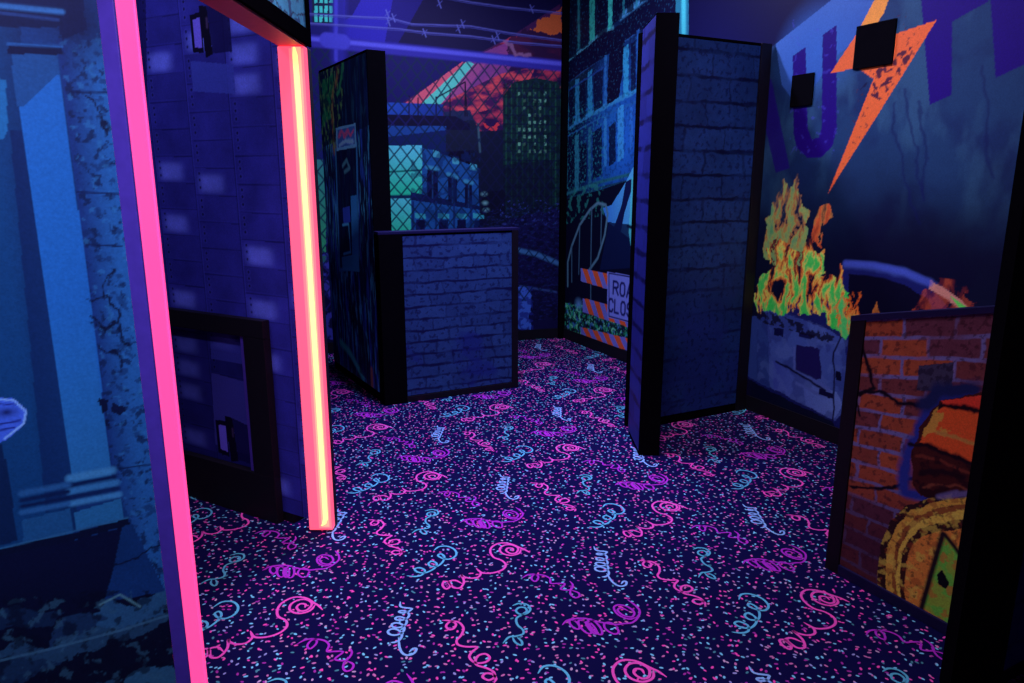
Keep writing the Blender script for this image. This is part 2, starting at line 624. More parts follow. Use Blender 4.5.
# ------------------------------------------------------------------ back wall mural: city behind a chain link fence
def clouds_fill(c, L, a, b, sc, seed, lo=.35, hi=.65, st=2.2):
    m = c.mask_poly(c.pts(L))
    t = np.clip((fbm(c.U * sc, c.V * sc * st, seed) - lo) / (hi - lo), 0, 1)[..., None]
    c.put(m, ink(*a) * (1 - t) + ink(*b) * t)


def back_mural():
    c = Canvas(BL2, BR, 0.0, WH, 0.0065, (10, 8, 46))
    c.mottle(.5, 3, 4)
    # steel canopy overhead, with the violet lamp glow painted into the ink
    c.poly([(200, -60), (600, -60), (600, 60), (300, 60)], (17, 10, 66))
    c.poly([(333, -30), (430, -30), (404, 24), (388, 46), (333, 50)], (46, 34, 176))
    c.poly([(345, -20), (372, -20), (352, 16), (345, 20)], (26, 18, 110))
    c.poly([(398, -30), (440, -30), (396, 47), (384, 47)], (30, 20, 120))
    c.poly([(250, -40), (333, -40), (333, 48), (250, 48)], (24, 20, 110))
    c.poly([(312, -30), (334, -30), (334, 24), (312, 24)], (14, 28, 70))
    for x in (316, 321, 326, 331):
        for y in (-24, -14, -4, 6, 15):
            c.poly([(x - 1.6, y), (x + 1.6, y), (x + 1.6, y + 7), (x - 1.6, y + 7)], (70, 200, 200))
    # under the rail, left
    c.poly([(250, 44), (505, 58), (470, 62), (403, 105), (250, 110)], (22, 16, 96))
    # sunset
    c.poly([(399, 105), (470, 58), (512, 36), (560, 4), (562, 150), (440, 150)], (70, 24, 84))
    clouds_fill(c, [(405, 103), (512, 36), (560, 40), (562, 150), (440, 150)], (44, 14, 70), (190, 50, 88), 3.4, 11, .42, .70)
    c.poly([(405, 103), (440, 103), (500, 90), (514, 60), (508, 42), (470, 58)], (150, 62, 150), .75)
    c.poly([(404, 104), (425, 104), (472, 62), (462, 62)], (226, 84, 120))
    c.poly([(420, 105), (441, 104), (474, 64), (468, 60)], (95, 190, 196))
    c.poly([(441, 104), (474, 64), (490, 58), (456, 104)], (172, 70, 140), .8)
    clouds_fill(c, [(440, 104), (500, 74), (536, 66), (520, 100), (480, 112), (440, 118)], (70, 20, 84), (230, 66, 90), 4.2, 15, .40, .66)
    c.warp(.05, 8)
    c.poly([(512, 38), (560, 12), (562, 60), (505, 66)], (44, 14, 60), .9)
    c.poly([(530, 28), (548, 16), (563, 8), (563, 34), (546, 33)], (206, 84, 52))
    c.poly([(484, 128), (500, 124), (498, 130), (486, 131)], (220, 50, 70))
    c.unwarp()
    # far towers
    c.poly([(470, 132), (506, 130), (506, 260), (470, 260)], (16, 20, 52))
    c.poly([(503, 96), (514, 82), (536, 78), (558, 82), (564, 100), (564, 260), (503, 260)], (14, 36, 48))
    for x in np.arange(506, 564, 5.5):
        c.line([(x, 84), (x, 255)], .012, (30, 74, 62), .8)
    for y in np.arange(88, 240, 9):
        c.line([(503, y), (564, y + 1)], .012, (10, 22, 46), .9)
    R = random.Random(5)
    for x in np.arange(518, 549, 5.2):
        for y in np.arange(92, 150, 7.2):
            if R.random() < .72:
                k = R.uniform(.5, 1)
                c.poly([(x, y), (x + 2.2, y), (x + 2.2, y + 3.4), (x, y + 3.4)], (110 * k, 160 * k, 150 * k))
    c.specks([(503, 80), (564, 80), (564, 250), (503, 250)], (8, 16, 36), 14, .56, 8, .7)
    c.poly([(503, 165), (552, 160), (552, 240), (503, 240)], (13, 14, 44), .75)
    c.poly([(440, 118), (470, 112), (480, 132), (480, 150), (440, 152)], (22, 26, 58))
    c.poly([(444, 112), (470, 110), (474, 120), (444, 122)], (34, 36, 84))
    c.line([(478, 124), (480, 152)], .02, (60, 80, 110))
    # platform with railing and the lit office
    c.poly([(310, 100), (388, 103), (388, 240), (310, 250)], (22, 26, 104))
    c.grad([(380, 102), (443, 104), (443, 116), (380, 114)], (36, 70, 186), (26, 44, 140), (388, 100), (443, 110))
    c.poly([(380, 114), (455, 116), (470, 124), (470, 130), (380, 128)], (12, 10, 52))
    c.poly([(380, 126), (446, 126), (446, 136), (388, 146), (380, 146)], (30, 66, 158))
    c.poly([(380, 138), (446, 130), (446, 152), (380, 152)], (17, 30, 98))
    for x, y0 in ((409, 96), (418, 98), (436, 97), (450, 90), (465, 82)):
        c.line([(x, y0), (x, 116)], .012, (16, 10, 40))
    c.line([(436, 98), (465, 82), (467, 116)], .012, (16, 10, 40))
    # teal lit panes
    c.grad([(386, 146), (422, 145), (422, 196), (386, 197)], (96, 214, 236), (44, 226, 170), (404, 148), (404, 192))
    c.grad([(386, 198), (411, 198), (411, 240), (386, 240)], (90, 206, 230), (40, 226, 160), (398, 198), (398, 236))
    c.line([(388, 172), (422, 170)], .016, (16, 96, 96))
    c.line([(380, 197), (424, 196)], .03, (16, 44, 92))
    # blue facade
    c.poly([(422, 148), (432, 150), (478, 168), (480, 240), (411, 240), (411, 198), (422, 196)], (30, 78, 162))
    c.poly([(411, 192), (480, 206), (480, 210), (411, 200)], (14, 24, 76))
    for L in ([(427, 167), (438, 169), (438, 198), (427, 196)], [(448, 174), (457, 177), (457, 203), (448, 201)], [(465, 181), (472, 183), (472, 207), (465, 205)]):
        c.poly(L, (10, 12, 54))
        c.line([L[0], L[1]], .035, (60, 130, 190))
        c.line([((L[0][0] + L[1][0]) / 2, L[0][1] + 3), ((L[0][0] + L[1][0]) / 2, L[2][1])], .012, (28, 60, 130))
    for x in (433, 452, 470):
        c.poly([(x, 150 + (x - 433) * .35), (x + 7, 152 + (x - 433) * .35), (x + 7, 158 + (x - 433) * .35), (x, 157 + (x - 433) * .35)], (72, 150, 196))
    for x in (415, 438, 456, 473):
        c.poly([(x, 213), (x + 11, 214), (x + 11, 219), (x, 218)], (56, 150, 190))
        c.poly([(x + 1, 220), (x + 10, 220), (x + 10, 240), (x + 1, 240)], (10, 14, 60))
        c.line([(x - 2, 202), (x - 2, 236)], .02, (20, 40, 110))
    c.specks([(411, 148), (480, 148), (480, 240), (411, 240)], (14, 34, 96), 9, .56, 21, .6)
    # ruins and rubble below
    c.poly([(481, 192), (505, 190), (505, 215), (481, 215)], (12, 12, 42))
    for p in ((484, 194), (485, 203), (486, 210)):
        c.blob(p, .045, (120, 160, 190), 1, .03)
    c.warp(.06, 6)
    c.poly([(250, 236), (480, 232), (520, 215), (564, 208), (566, 345), (250, 360)], (18, 15, 66))
    c.unwarp()
    c.specks([(480, 210), (566, 205), (566, 320), (480, 320)], (36, 38, 120), 24, .62, 31, .5, 2.0)
    c.specks([(480, 210), (566, 205), (566, 320), (480, 320)], (9, 8, 38), 12, .55, 33, .7, 2.0)
    c.specks([(250, 250), (400, 250), (400, 352), (250, 352)], (66, 60, 190), 9, .55, 37, .8)
    c.specks([(500, 200), (560, 200), (560, 225), (500, 225)], (60, 66, 170), 26, .70, 38, .5)
    c.line([(517, 250), (536, 254), (560, 264)], .045, (58, 96, 166))
    c.line([(520, 286), (556, 292)], .02, (46, 60, 130))
    c.warp(.02, 10)
    c.poly([(515, 287), (531, 288), (531, 312), (529, 314), (531, 330), (515, 328)], (62, 92, 210))
    c.unwarp()
    c.specks([(514, 286), (533, 286), (533, 330), (514, 330)], (30, 34, 130), 14, .52, 41, .8)
    # office panes continued left of the booth divider
    c.grad([(312, 160), (326, 160), (326, 252), (312, 254)], (52, 120, 140), (48, 140, 110), (318, 160), (318, 250))
    c.poly([(300, 256), (326, 256), (326, 262), (300, 262)], (40, 90, 110))
    # chain link
    pit = .115
    a = (c.U + c.V * .82 + .01 * np.sin(c.V * 9)) / pit
    b = (c.U - c.V * .82 + .01 * np.sin(c.U * 8)) / pit
    da = np.abs(a - np.round(a)) * pit
    db = np.abs(b - np.round(b)) * pit
    wire = np.clip((.0085 - np.minimum(da, db)) / .005 + .5, 0, 1)
    rail_v = c.px(436, 52)[1]
    wire *= (c.V < rail_v) & (c.V > .4)
    lum = (c.rgb * TINT).sum(-1)
    left = np.clip((c.px(470, 60)[0] - c.U) / 1.2, 0.12, 1)
    c.put(wire * (lum < .12), ink(46, 38, 150), .55 * left)
    c.put(wire * (lum >= .12), ink(14, 34, 74), .9)
    # rail, post and barbed wire
    c.line([(339, -60), (339, 60)], .12, (40, 32, 150))
    c.line([(336, -60), (336, 60)], .03, (66, 56, 196))
    c.line([(250, 35), (313, 41), (436, 53), (562, 66)], .10, (52, 40, 164), soft=.2)
    c.line([(250, 33), (313, 39), (436, 51), (562, 64)], .035, (96, 84, 232), .9)
    c.line([(327, 40), (343, 42)], .125, (70, 60, 200), soft=.15)
    wires = [[(250, 10), (343, 16), (390, 18), (412, 24), (440, 25), (470, 26), (510, 33), (562, 40)],
             [(250, 20), (343, 25), (400, 29), (430, 33), (470, 36), (515, 42), (562, 46)],
             [(440, -4), (470, 2), (505, 7), (562, 13)], [(250, -16), (330, -12), (400, -8), (460, -2)]]
    for L in wires:
        c.line(L, .011, (92, 84, 190), .85)
        c.line([(x, y + 1.6) for x, y in L], .007, (66, 60, 160), .8)
    for x, y in ((389, 22), (394, 18), (388, 14), (425, 33), (459, 29), (463, 24), (494, 40), (532, 9), (440, 4), (498, 36)):
        c.line([(x - 2, y - 4), (x + 1, y + 4)], .010, (100, 94, 200), .9)
        c.line([(x + 2, y - 3), (x - 3, y + 2)], .008, (80, 74, 180), .8)
    c.warp(.02, 12)
    c.line([(505, 42), (512, 46), (515, 54), (530, 55)], .03, (150, 90, 150), .8)
    c.unwarp()
    c.rgb[c.V < .10] = ink(8, 6, 22)
    return c


wb = room_wall('wall_back', BL2, BR)
c = back_mural()
c.sheet('mural', wb, gain=1.0, label='printed mural of a ruined city behind a chain link fence')
bw = box_obj('baseboard_back', M_BASE, (0, c.W - .02, -.014, 0, 0, .10), wb)


# ------------------------------------------------------------------ right wall mural: ruined facade, closed road, burning car, graffiti
def right_mural():
    c = Canvas(BR, RE, 0.0, WH, 0.0062, (12, 10, 52))
    # ---- facade
    c.poly([(560, -80), (688, -80), (688, 380), (560, 345)], (9, 14, 52))
    c.blob((622, 145), .80, (34, 92, 206), 1, 1.0)
    c.blob((612, 110), .35, (26, 90, 180), .6, .9)
    c.blob((572, 40), .5, (12, 60, 80), .7, .9)
    # cornices
    for L, w, col in (([(566, 64), (605, 31), (613, 28)], .035, (70, 130, 170)), ([(621, 17), (650, -6), (688, -34)], .05, (70, 130, 200)),
                      ([(563, 86), (605, 55), (640, 30)], .02, (36, 70, 140)), ([(566, 128), (600, 108), (640, 88)], .03, (48, 120, 190)),
                      ([(566, 122), (600, 102), (640, 82)], .02, (30, 80, 160)),
                      ([(566, 194), (600, 182), (640, 172)], .03, (34, 90, 120)), ([(566, 200), (600, 188), (640, 178)], .02, (24, 56, 90))):
        c.line(L, w, col)
    c.poly([(564, 66), (605, 33), (612, 31), (612, 52), (564, 84)], (9, 8, 44))
    # storeys: pale piers and sills, dark tall openings between them
    def strip(x0, x1, y0, y1, col, a=.9, sl=-.62):
        c.poly([(x0, y0), (x1, y0 + (x1 - x0) * sl), (x1, y1 + (x1 - x0) * sl), (x0, y1)], col, a)
    c.warp(.012, 16, 60)
    DK = (8, 9, 46)
    # upper storey
    for x0, x1, y0, y1 in ((569.5, 577, -40, 60), (581, 589, -50, 50), (597.5, 607, -60, 38), (613.5, 622, -70, 24), (627, 634, -80, 14), (640, 648, -90, 4), (654, 662, -100, -6)):
        strip(x0, x1, y0, y1, (7, 8, 40))
    for x0, x1, y0, y1, col in ((566.5, 568.5, -40, 62, (36, 110, 116)), (578, 580, -40, 50, (40, 110, 130)), (590, 595, -40, 42, (52, 160, 160)), (608.5, 612.5, -40, 30, (66, 186, 190)),
                                (623, 625, -60, 16, (40, 110, 140)), (636, 638, -60, 8, (44, 120, 160))):
        strip(x0, x1, y0, y1, col, .85)
    # dark band under the cornice, thin lit edge
    c.poly([(564, 66), (605, 32), (613, 30), (640, 8), (688, -28), (688, 8), (640, 30), (612, 50), (564, 86)], (8, 7, 42), .95)
    # middle storey
    for x0, x1, y0, y1 in ((569.5, 574, 90, 128), (580.5, 586, 84, 122), (594, 603, 74, 112), (631, 636, 44, 92)):
        strip(x0, x1, y0, y1, DK)
    c.poly([(609, 58), (611, 44), (616, 34), (622, 33), (625, 42), (623, 70), (619, 98), (607, 106)], (8, 7, 40))
    for x0, x1, y0, y1, col in ((566.5, 569, 88, 128, (36, 96, 150)), (575.5, 579.5, 80, 124, (44, 120, 180)), (588, 592.5, 72, 118, (42, 128, 190)), (604.5, 607, 56, 108, (44, 100, 180)),
                                (623.5, 629, 48, 98, (50, 140, 204)), (637, 639.5, 30, 90, (40, 90, 180))):
        strip(x0, x1, y0, y1, col, .8)
    # sill courses
    for L, w, col in (([(563, 132), (585, 119), (612, 104), (640, 90)], .022, (50, 120, 190)), ([(563, 139), (600, 118), (640, 100)], .014, (34, 84, 160)), ([(566, 92), (600, 70), (608, 64)], .016, (30, 60, 140))):
        c.line(L, w, col, .85)
    # ground storey
    for x0, x1, y0, y1 in ((569, 573.5, 152, 188), (580, 587, 146, 184), (593, 602, 132, 180), (609, 616, 126, 166)):
        strip(x0, x1, y0, y1, (8, 9, 44), .92)
    for x0, x1, y0, y1, col in ((565.5, 568, 140, 190, (36, 100, 130)), (575, 579, 136, 192, (46, 120, 160)), (588.5, 591.5, 128, 184, (38, 100, 140)), (604, 607, 118, 168, (50, 120, 200)),
                                (618, 624, 108, 162, (60, 140, 220)), (630, 633, 108, 150, (44, 100, 200))):
        strip(x0, x1, y0, y1, col, .75)
    c.unwarp()
    c.specks([(562, -40), (688, -60), (688, 170), (562, 200)], (8, 10, 52), 24, .60, 77, .4)
    c.specks([(562, -40), (688, -60), (688, 170), (562, 200)], (50, 120, 190), 40, .72, 78, .2)
    c.specks([(562, 110), (605, 100), (605, 200), (562, 205)], (44, 130, 160), 30, .66, 79, .5)
    c.poly([(676, -80), (690, -80), (690, 120), (683, 120), (676, 20)], (40, 110, 150), .8)
    c.line([(684, -60), (684, 60)], .05, (70, 170, 200))
    # below: dark yard, cooling tower, hoop cage
    c.poly([(562, 200), (600, 190), (690, 160), (690, 380), (562, 345)], (9, 9, 38))
    c.specks([(562, 190), (605, 182), (605, 215), (562, 225)], (40, 110, 120), 12, .6, 81, .7)
    c.grad([(603, 208), (612, 205), (626, 182), (638, 158), (660, 130), (690, 110), (690, 265), (632, 240), (608, 222)], (60, 120, 226), (90, 170, 226), (606, 205), (650, 200))
    c.poly([(626, 182), (633, 178), (633, 186), (625, 212), (621, 232), (614, 228), (622, 205)], (16, 20, 74))
    c.poly([(609, 222), (632, 225), (632, 268), (600, 270)], (14, 22, 70), .92)
    c.poly([(632, 178), (637, 172), (640, 250), (632, 254), (629, 232)], (84, 190, 222), .8)
    c.line([(628, 226), (633, 228), (634, 240), (631, 252)], .03, (10, 24, 60))
    hoop = [(568, 286), (568, 262), (572, 246), (580, 225), (590, 210), (598, 203), (606, 205), (608, 214), (605, 235), (598, 258), (588, 272)]
    c.line(hoop, .026, (84, 112, 150))
    for L in ([(580, 226), (579, 274)], [(592, 208), (591, 268), (591, 300)], [(602, 206), (601, 244)], [(572, 246), (572, 282)]):
        c.line(L, .016, (64, 90, 130))
    # foliage
    c.warp(.05, 10)
    c.poly([(562, 312), (570, 303), (590, 312), (612, 318), (660, 330), (690, 350), (690, 366), (632, 350), (562, 327)], (14, 40, 50))
    c.unwarp()
    fol = [(560, 302), (592, 306), (640, 322), (690, 346), (690, 366), (632, 350), (562, 330)]
    c.specks(fol, (40, 150, 120), 16, .55, 91, .9)
    c.specks(fol, (110, 190, 170), 22, .62, 92, .9)
    c.specks(fol, (60, 90, 190), 19, .64, 95, .8)
    c.specks(fol, (8, 12, 40), 13, .60, 93, .9)
    c.blob((579, 304), .10, (96, 136, 210), 1, .08)

    def board(L, n, lean):
        q = c.pts(L)                    # tl, tr, br, bl
        c.poly(q, (112, 104, 214), uv=True)
        for k in range(n):
            t0, t1 = (k + .15) / n, (k + .68) / n
            s = lean / n
            top = lambda t: q[0] + (q[1] - q[0]) * t
            bot = lambda t: q[3] + (q[2] - q[3]) * t
            P = [top(np.clip(t0, 0, 1)), top(np.clip(t1, 0, 1)), bot(np.clip(t1 + s, 0, 1)), bot(np.clip(t0 + s, 0, 1))]
            c.poly(P, (236, 82, 52), uv=True)
    board([(581, 268), (690, 292), (690, 314), (581, 281)], 9, .5)
    board([(583, 298), (690, 326), (690, 348), (583, 312)], 9, .5)
    board([(581, 327), (690, 353), (690, 372), (581, 335)], 9, .5)
    s = [(607.5, 271.5), (676, 283), (676, 336), (607.5, 317)]
    c.poly(s, (124, 122, 236))
    q = c.pts(s)
    c.line([*(q + (q.mean(0) - q) * .06), (q + (q.mean(0) - q) * .06)[0]], .012, (20, 16, 90), uv=True)
    hh = (c.px(607.5, 271.5)[1] - c.px(607.5, 317)[1])
    u0 = c.px(612.5, 290)[0]
    vt = c.px(607.5, 317)[1]
    # the sign's two words; the divider hides their second half from here
    write(c, 'ROAD', c.px(613.5, 290)[0], vt + hh * .55, .088, hh * .27, .022, (22, 18, 96))
    write(c, 'CLOSED', c.px(609.5, 290)[0], vt + hh * .15, .080, hh * .27, .022, (22, 18, 96))
    # ---- second half: grey overpass with graffiti
    c.poly([(689, -200), (1500, -200), (1500, 900), (752, 420), (700, 390), (689, 380)], (9, 6, 50))
    c.blob((720, 60), .8, (14, 13, 78), .7, .6)
    con = [(748, 66), (776, 44), (890, -46), (985, -122), (1500, -500), (1500, 900), (830, 450), (748, 412), (752, 250), (745, 150)]
    c.poly(con, (36, 62, 120))
    m = c.mask_poly(c.pts(con))
    n = fbm(c.U * 2.2, c.V * 2.6, 101)
    c.put(m, ink(27, 42, 104), np.clip((n - .45) * 3, 0, .7))
    c.put(m, ink(54, 86, 140), np.clip((fbm(c.U * 3.4, c.V * 1.6, 104) - .45) * 4, 0, .8))
    c.grad([(776, 44), (890, -46), (880, 20), (832, 60), (800, 110), (782, 84)], (84, 120, 230), (44, 84, 190), (800, 30), (820, 95), .85)
    c.blob((818, 50), .38, (64, 108, 220), .8, .35)
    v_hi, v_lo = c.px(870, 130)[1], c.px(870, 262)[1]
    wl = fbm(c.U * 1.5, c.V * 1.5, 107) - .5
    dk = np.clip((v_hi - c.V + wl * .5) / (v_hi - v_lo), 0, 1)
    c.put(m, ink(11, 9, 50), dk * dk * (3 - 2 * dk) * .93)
    # cracks and seams
    for L in ([(892, 104), (896, 140), (905, 170), (909, 206), (920, 222)], [(905, 92), (912, 130), (925, 200)], [(920, 100), (926, 160), (924, 200)], [(985, 70), (988, 120), (990, 180)]):
        c.warp(.03, 6, 110)
        c.line(L, .016, (20, 26, 96), .6)
    c.unwarp()
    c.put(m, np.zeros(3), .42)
    # graffiti letters
    P = (28, 4, 104)
    c.poly([(755, 72), (772, 80), (790, 168), (776, 173), (764, 120)], P, .85)
    c.poly([(793, 56), (806, 47), (808, 128), (812, 139), (819, 138), (822, 128), (823, 35), (837, 25), (837, 130), (833, 146), (821, 158), (808, 158), (797, 148), (794, 134)], P)
    c.poly([(920, -20), (953, -40), (952, 95), (930, 105)], P)
    c.poly([(952, 22), (988, 2), (988, -40), (952, -20)], P)
    c.poly([(987, -60), (1030, -90), (1030, 62), (996, 78)], P)
    c.poly([(950, 0), (990, -22), (990, -6), (950, 18)], P)
    c.specks([(790, 20), (840, 20), (840, 160), (790, 160)], (70, 60, 190), 20, .76, 121, .3)
    # lightning bolt
    c.poly([(879, -8), (896, -20), (884, 12), (866, 44), (937, 20), (895, 88), (828, 194), (874, 79), (858, 68), (831, 73), (857, 34)], (206, 82, 48))
    c.poly([(879, -8), (896, -20), (884, 14), (862, 44), (857, 34)], (216, 126, 58), .9)
    c.specks([(860, 90), (885, 60), (915, 45), (905, 72), (880, 100)], (14, 8, 50), 18, .56, 131, .9)
    c.specks([(828, 192), (937, 20), (895, 10), (860, 80)], (70, 26, 50), 34, .74, 133, .7)
    # ---- burning car
    c.blob((905, 270), .85, (8, 6, 40), .95, .42)
    c.warp(.012, 6)
    c.poly([(760, 300), (830, 300), (845, 266), (880, 266), (925, 280), (950, 310), (1020, 330), (1020, 520), (845, 450), (833, 422), (772, 392), (748, 378)], (24, 26, 100))
    c.poly([(764, 305), (810, 322), (845, 338), (848, 405), (835, 421), (810, 408), (773, 389), (757, 372)], (64, 78, 168))
    c.poly([(748, 318), (768, 312), (770, 388), (748, 376)], (44, 60, 140))
    c.grad([(773, 360), (836, 392), (842, 405), (834, 420), (774, 389)], (60, 68, 170), (100, 116, 206), (775, 380), (835, 405), .9)
    c.poly([(850, 274), (890, 276), (930, 300), (938, 330), (846, 330)], (8, 6, 36))
    c.line([(846, 265), (875, 267), (905, 273), (930, 283), (945, 293)], .045, (52, 62, 150))
    c.line([(846, 272), (880, 275), (915, 284)], .02, (24, 26, 100))
    c.poly([(930, 280), (945, 288), (962, 300), (972, 311), (962, 311), (948, 300), (930, 290)], (198, 120, 120))
    c.poly([(952, 296), (973, 311), (963, 312)], (100, 220, 90))
    c.specks([(757, 300), (848, 335), (848, 408), (834, 421), (757, 380)], (30, 36, 116), 5, .50, 145, .45)
    c.specks([(757, 300), (848, 335), (848, 408), (834, 421), (757, 380)], (90, 104, 190), 7, .60, 147, .3)
    c.poly([(797, 345), (820, 350), (822, 378), (816, 380), (795, 371)], (28, 20, 90))
    c.line([(795, 348), (794, 370), (815, 381), (828, 388), (832, 398), (818, 394), (796, 382)], .02, (80, 90, 180))
    c.line([(776, 362), (796, 372), (826, 391)], .016, (14, 12, 64))
    c.poly([(820, 389), (833, 394), (833, 400), (820, 395)], (14, 10, 60))
    c.poly([(835, 370), (841, 372), (841, 381), (835, 379)], (8, 6, 44))
    c.poly([(774, 328), (783, 330), (783, 337), (774, 335)], (14, 14, 70))
    c.poly([(800, 332), (816, 336), (812, 340), (800, 337)], (20, 20, 82))
    c.line([(843, 336), (834, 352), (833, 420)], .012, (14, 14, 66))
    c.unwarp()

    # fire: tongues drawn in the plane of the print
    def fire(L, seed, hot=1.0, ramp=None, jag=.10):
        c.warp(jag, 7, seed)
        q = c.pts(L)
        m = c.mask_poly(q)
        c.unwarp()
        v0, v1 = q[:, 1].min(), q[:, 1].max()
        t = np.clip((c.V - v0) / (v1 - v0), 0, 1)
        st = fbm(c.U * 17 + 1.2 * fbm(c.U * 5, c.V * 5, seed + 3), c.V * 5.0, seed + 7, 5, .62)
        t = .12 + t * .62 + (st - .5) * 2.5
        stops = ramp or [(-.6, (40, 200, 80)), (.0, (80, 230, 96)), (.18, (160, 232, 100)), (.32, (238, 196, 96)), (.48, (236, 132, 62)), (.66, (190, 70, 42)), (.86, (80, 30, 40)), (1.2, (24, 10, 44))]
        xs = [s[0] for s in stops]
        col = np.stack([np.interp(t, xs, [ink(*s[1])[k] for s in stops]) for k in range(3)], -1)
        hole = (st > .66)
        c.put(m & ~hole, col, hot)
    tall = [(-.7, (60, 150, 110)), (-.1, (110, 150, 110)), (.3, (150, 160, 96)), (.55, (190, 110, 66)), (.8, (120, 84, 80)), (1.2, (40, 30, 60))]
    fire([(764, 262), (762, 240), (770, 215), (778, 196), (784, 178), (788, 194), (798, 176), (800, 200), (808, 212), (806, 240), (812, 262)], 201, .95, tall, .05)
    fire([(812, 236), (818, 206), (828, 208), (831, 220), (824, 232), (822, 246)], 203, .9, [(-.6, (150, 50, 40)), (.3, (220, 90, 50)), (.6, (200, 120, 70)), (1.2, (60, 20, 40))], .04)
    fire([(758, 312), (757, 290), (763, 276), (772, 268), (768, 250), (784, 236), (800, 252), (812, 234), (816, 256), (826, 246), (824, 272), (836, 280), (842, 262), (843, 290), (850, 300), (848, 332), (838, 330), (820, 316), (790, 310), (768, 312)], 205, 1, None, .05)
    fire([(836, 330), (834, 306), (842, 290), (848, 300), (852, 286), (859, 294), (858, 318), (848, 340)], 207, 1, [(-.6, (40, 210, 110)), (.2, (90, 230, 110)), (.45, (230, 140, 70)), (.8, (220, 90, 40)), (1.2, (90, 30, 30))], .03)
    fire([(872, 330), (873, 312), (877, 300), (880, 312), (886, 318), (886, 332)], 209, .95, [(-.5, (200, 110, 60)), (.5, (190, 100, 50)), (1.1, (70, 30, 40))], .02)
    red = [(-.6, (150, 60, 50)), (.3, (190, 70, 50)), (.6, (120, 34, 40)), (1.2, (40, 12, 40))]
    fire([(912, 326), (918, 300), (928, 290), (940, 284), (952, 280), (964, 288), (970, 300), (974, 312), (970, 326)], 211, .62, red, .05)
    c.poly([(930, 281), (945, 288), (962, 300), (970, 311), (963, 311), (948, 299), (930, 289)], (202, 122, 122), .85)
    c.poly([(950, 295), (972, 311), (963, 312)], (100, 220, 90))
    c.line([(846, 263), (875, 265), (905, 272), (930, 283)], .035, (66, 76, 190), .8)
    c.specks([(757, 312), (770, 312), (835, 335), (835, 345), (790, 330), (757, 322)], (16, 10, 40), 18, .48, 141, .9)
    c.rgb[c.V < .105] = ink(6, 5, 20)
    return c


wr = room_wall('wall_right', BR, RE)
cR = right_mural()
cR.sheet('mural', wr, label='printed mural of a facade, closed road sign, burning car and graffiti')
box_obj('baseboard_right', M_BASE, (.02, cR.W, -.014, 0, 0, .105), wr)
ct = box_obj('trim_1', M_MATT, (-.03, .03, -.03, .03, 0, WH))
ct.location = (BR[0] - .018, BR[1] - .028, 0)
ct.rotation_euler = (0, 0, math.atan2(dB[1], dB[0]))
structure(ct, 'black corner strip between the two mural walls')
# far left side of the hall, out of the picture
structure(box_obj('wall_left', M_WALL, (-4.2, -4.08, .2, 6.4, 0, WH)))
structure(box_obj('wall_front', M_WALL, (-5.0, 3.4, -.55, -.45, 0, WH)))

# two black squares on the graffiti wall
for L, lab in (([(856.5, 33), (898, 12), (895, 58), (855, 75)], 'black square plate on graffiti wall over the orange lightning bolt'),
               ([(793, 84), (816, 64), (814, 100), (791, 112)], 'black square plate on graffiti wall over the purple letter U')):
    q = cR.pts(L)
    u0, v0 = q[[0, 3], 0].mean(), q[[2, 3], 1].mean()
    u1, v1 = q[[1, 2], 0].mean(), q[[0, 1], 1].mean()
    bm = bmesh.new()
    box(bm, 0, u1 - u0, -.012, 0, 0, v1 - v0)
    o = mesh_obj('wall_plate', bm, M_MATT, None, .003)
    p = BR + dR * u0 + np.array([dR[1], -dR[0]]) * .0035
    o.location = (p[0], p[1], v0)
    o.rotation_euler = (0, 0, frame_rz(cR))
    o['label'] = lab
    o['category'] = 'plate'
    o['group'] = 'black square plates on the graffiti wall'

# ================================================================== booth divider (tall, with the phone booth print)
BF, BN = np.array([-1.545, 6.08]), np.array([-0.97, 5.098])
TALL = 2.45
rz = math.atan2(*(BN - BF)[::-1])
W = float(np.hypot(*(BN - BF)))
t = empty('tall_divider', 'tall black edged divider with dark phone booth print beside the low blue brick divider', 'divider', (BF[0], BF[1], 0), rz, 'maze dividers')
box_obj('core', M_MATT, (0, W, 0, .135, 0, TALL), t, .004)
c = Canvas(BF, BN, 0.07, TALL - .02, .005, (12, 18, 52))
c.mottle(.6, 5, 2)
n = fbm(c.U * 16, c.V * 2.6, 301)
c.put(np.ones(c.U.shape), ink(34, 56, 150), np.clip((n - .52) * 4.5, 0, .85))
c.put(np.ones(c.U.shape), ink(60, 120, 170), np.clip((fbm(c.U * 24, c.V * 4, 305) - .60) * 7, 0, .7))
c.poly([(318, 40), (372, 40), (370, 125), (318, 150)], (8, 16, 44), .85)
c.warp(.06, 5)
c.poly([(322, 84), (332, 72), (336, 80), (333, 100), (330, 120), (322, 128)], (24, 110, 66), .6)
c.line([(338, 66), (335, 84), (331, 108), (333, 130), (335, 148)], .06, (150, 90, 56), .6)
c.specks([(318, 60), (345, 56), (340, 150), (318, 150)], (10, 16, 40), 16, .5, 311, .8, .5)
c.specks([(318, 60), (345, 56), (340, 150), (318, 150)], (90, 120, 70), 22, .62, 313, .6, .5)
c.line([(345, 60), (342, 76), (338, 96)], .05, (40, 110, 80), .7)
c.unwarp()
c.poly([(336, 150), (357, 146), (359, 268), (340, 270)], (9, 12, 46), .92)
c.line([(336, 150), (340, 270), (359, 268), (357, 144)], .03, (44, 90, 150))
c.poly([(351, 196), (357, 195), (359, 266), (353, 268)], (44, 100, 170), .9)
c.poly([(343, 208), (350, 206), (351, 222), (344, 224)], (46, 60, 170), .8)
c.poly([(342, 257), (358, 254), (360, 272), (343, 270)], (44, 104, 160), .9)
c.line([(343, 225), (349, 224), (351, 252), (344, 254)], .02, (60, 120, 180))
c.line([(343, 166), (347, 160), (350, 168), (345, 172)], .03, (70, 110, 140), .7)
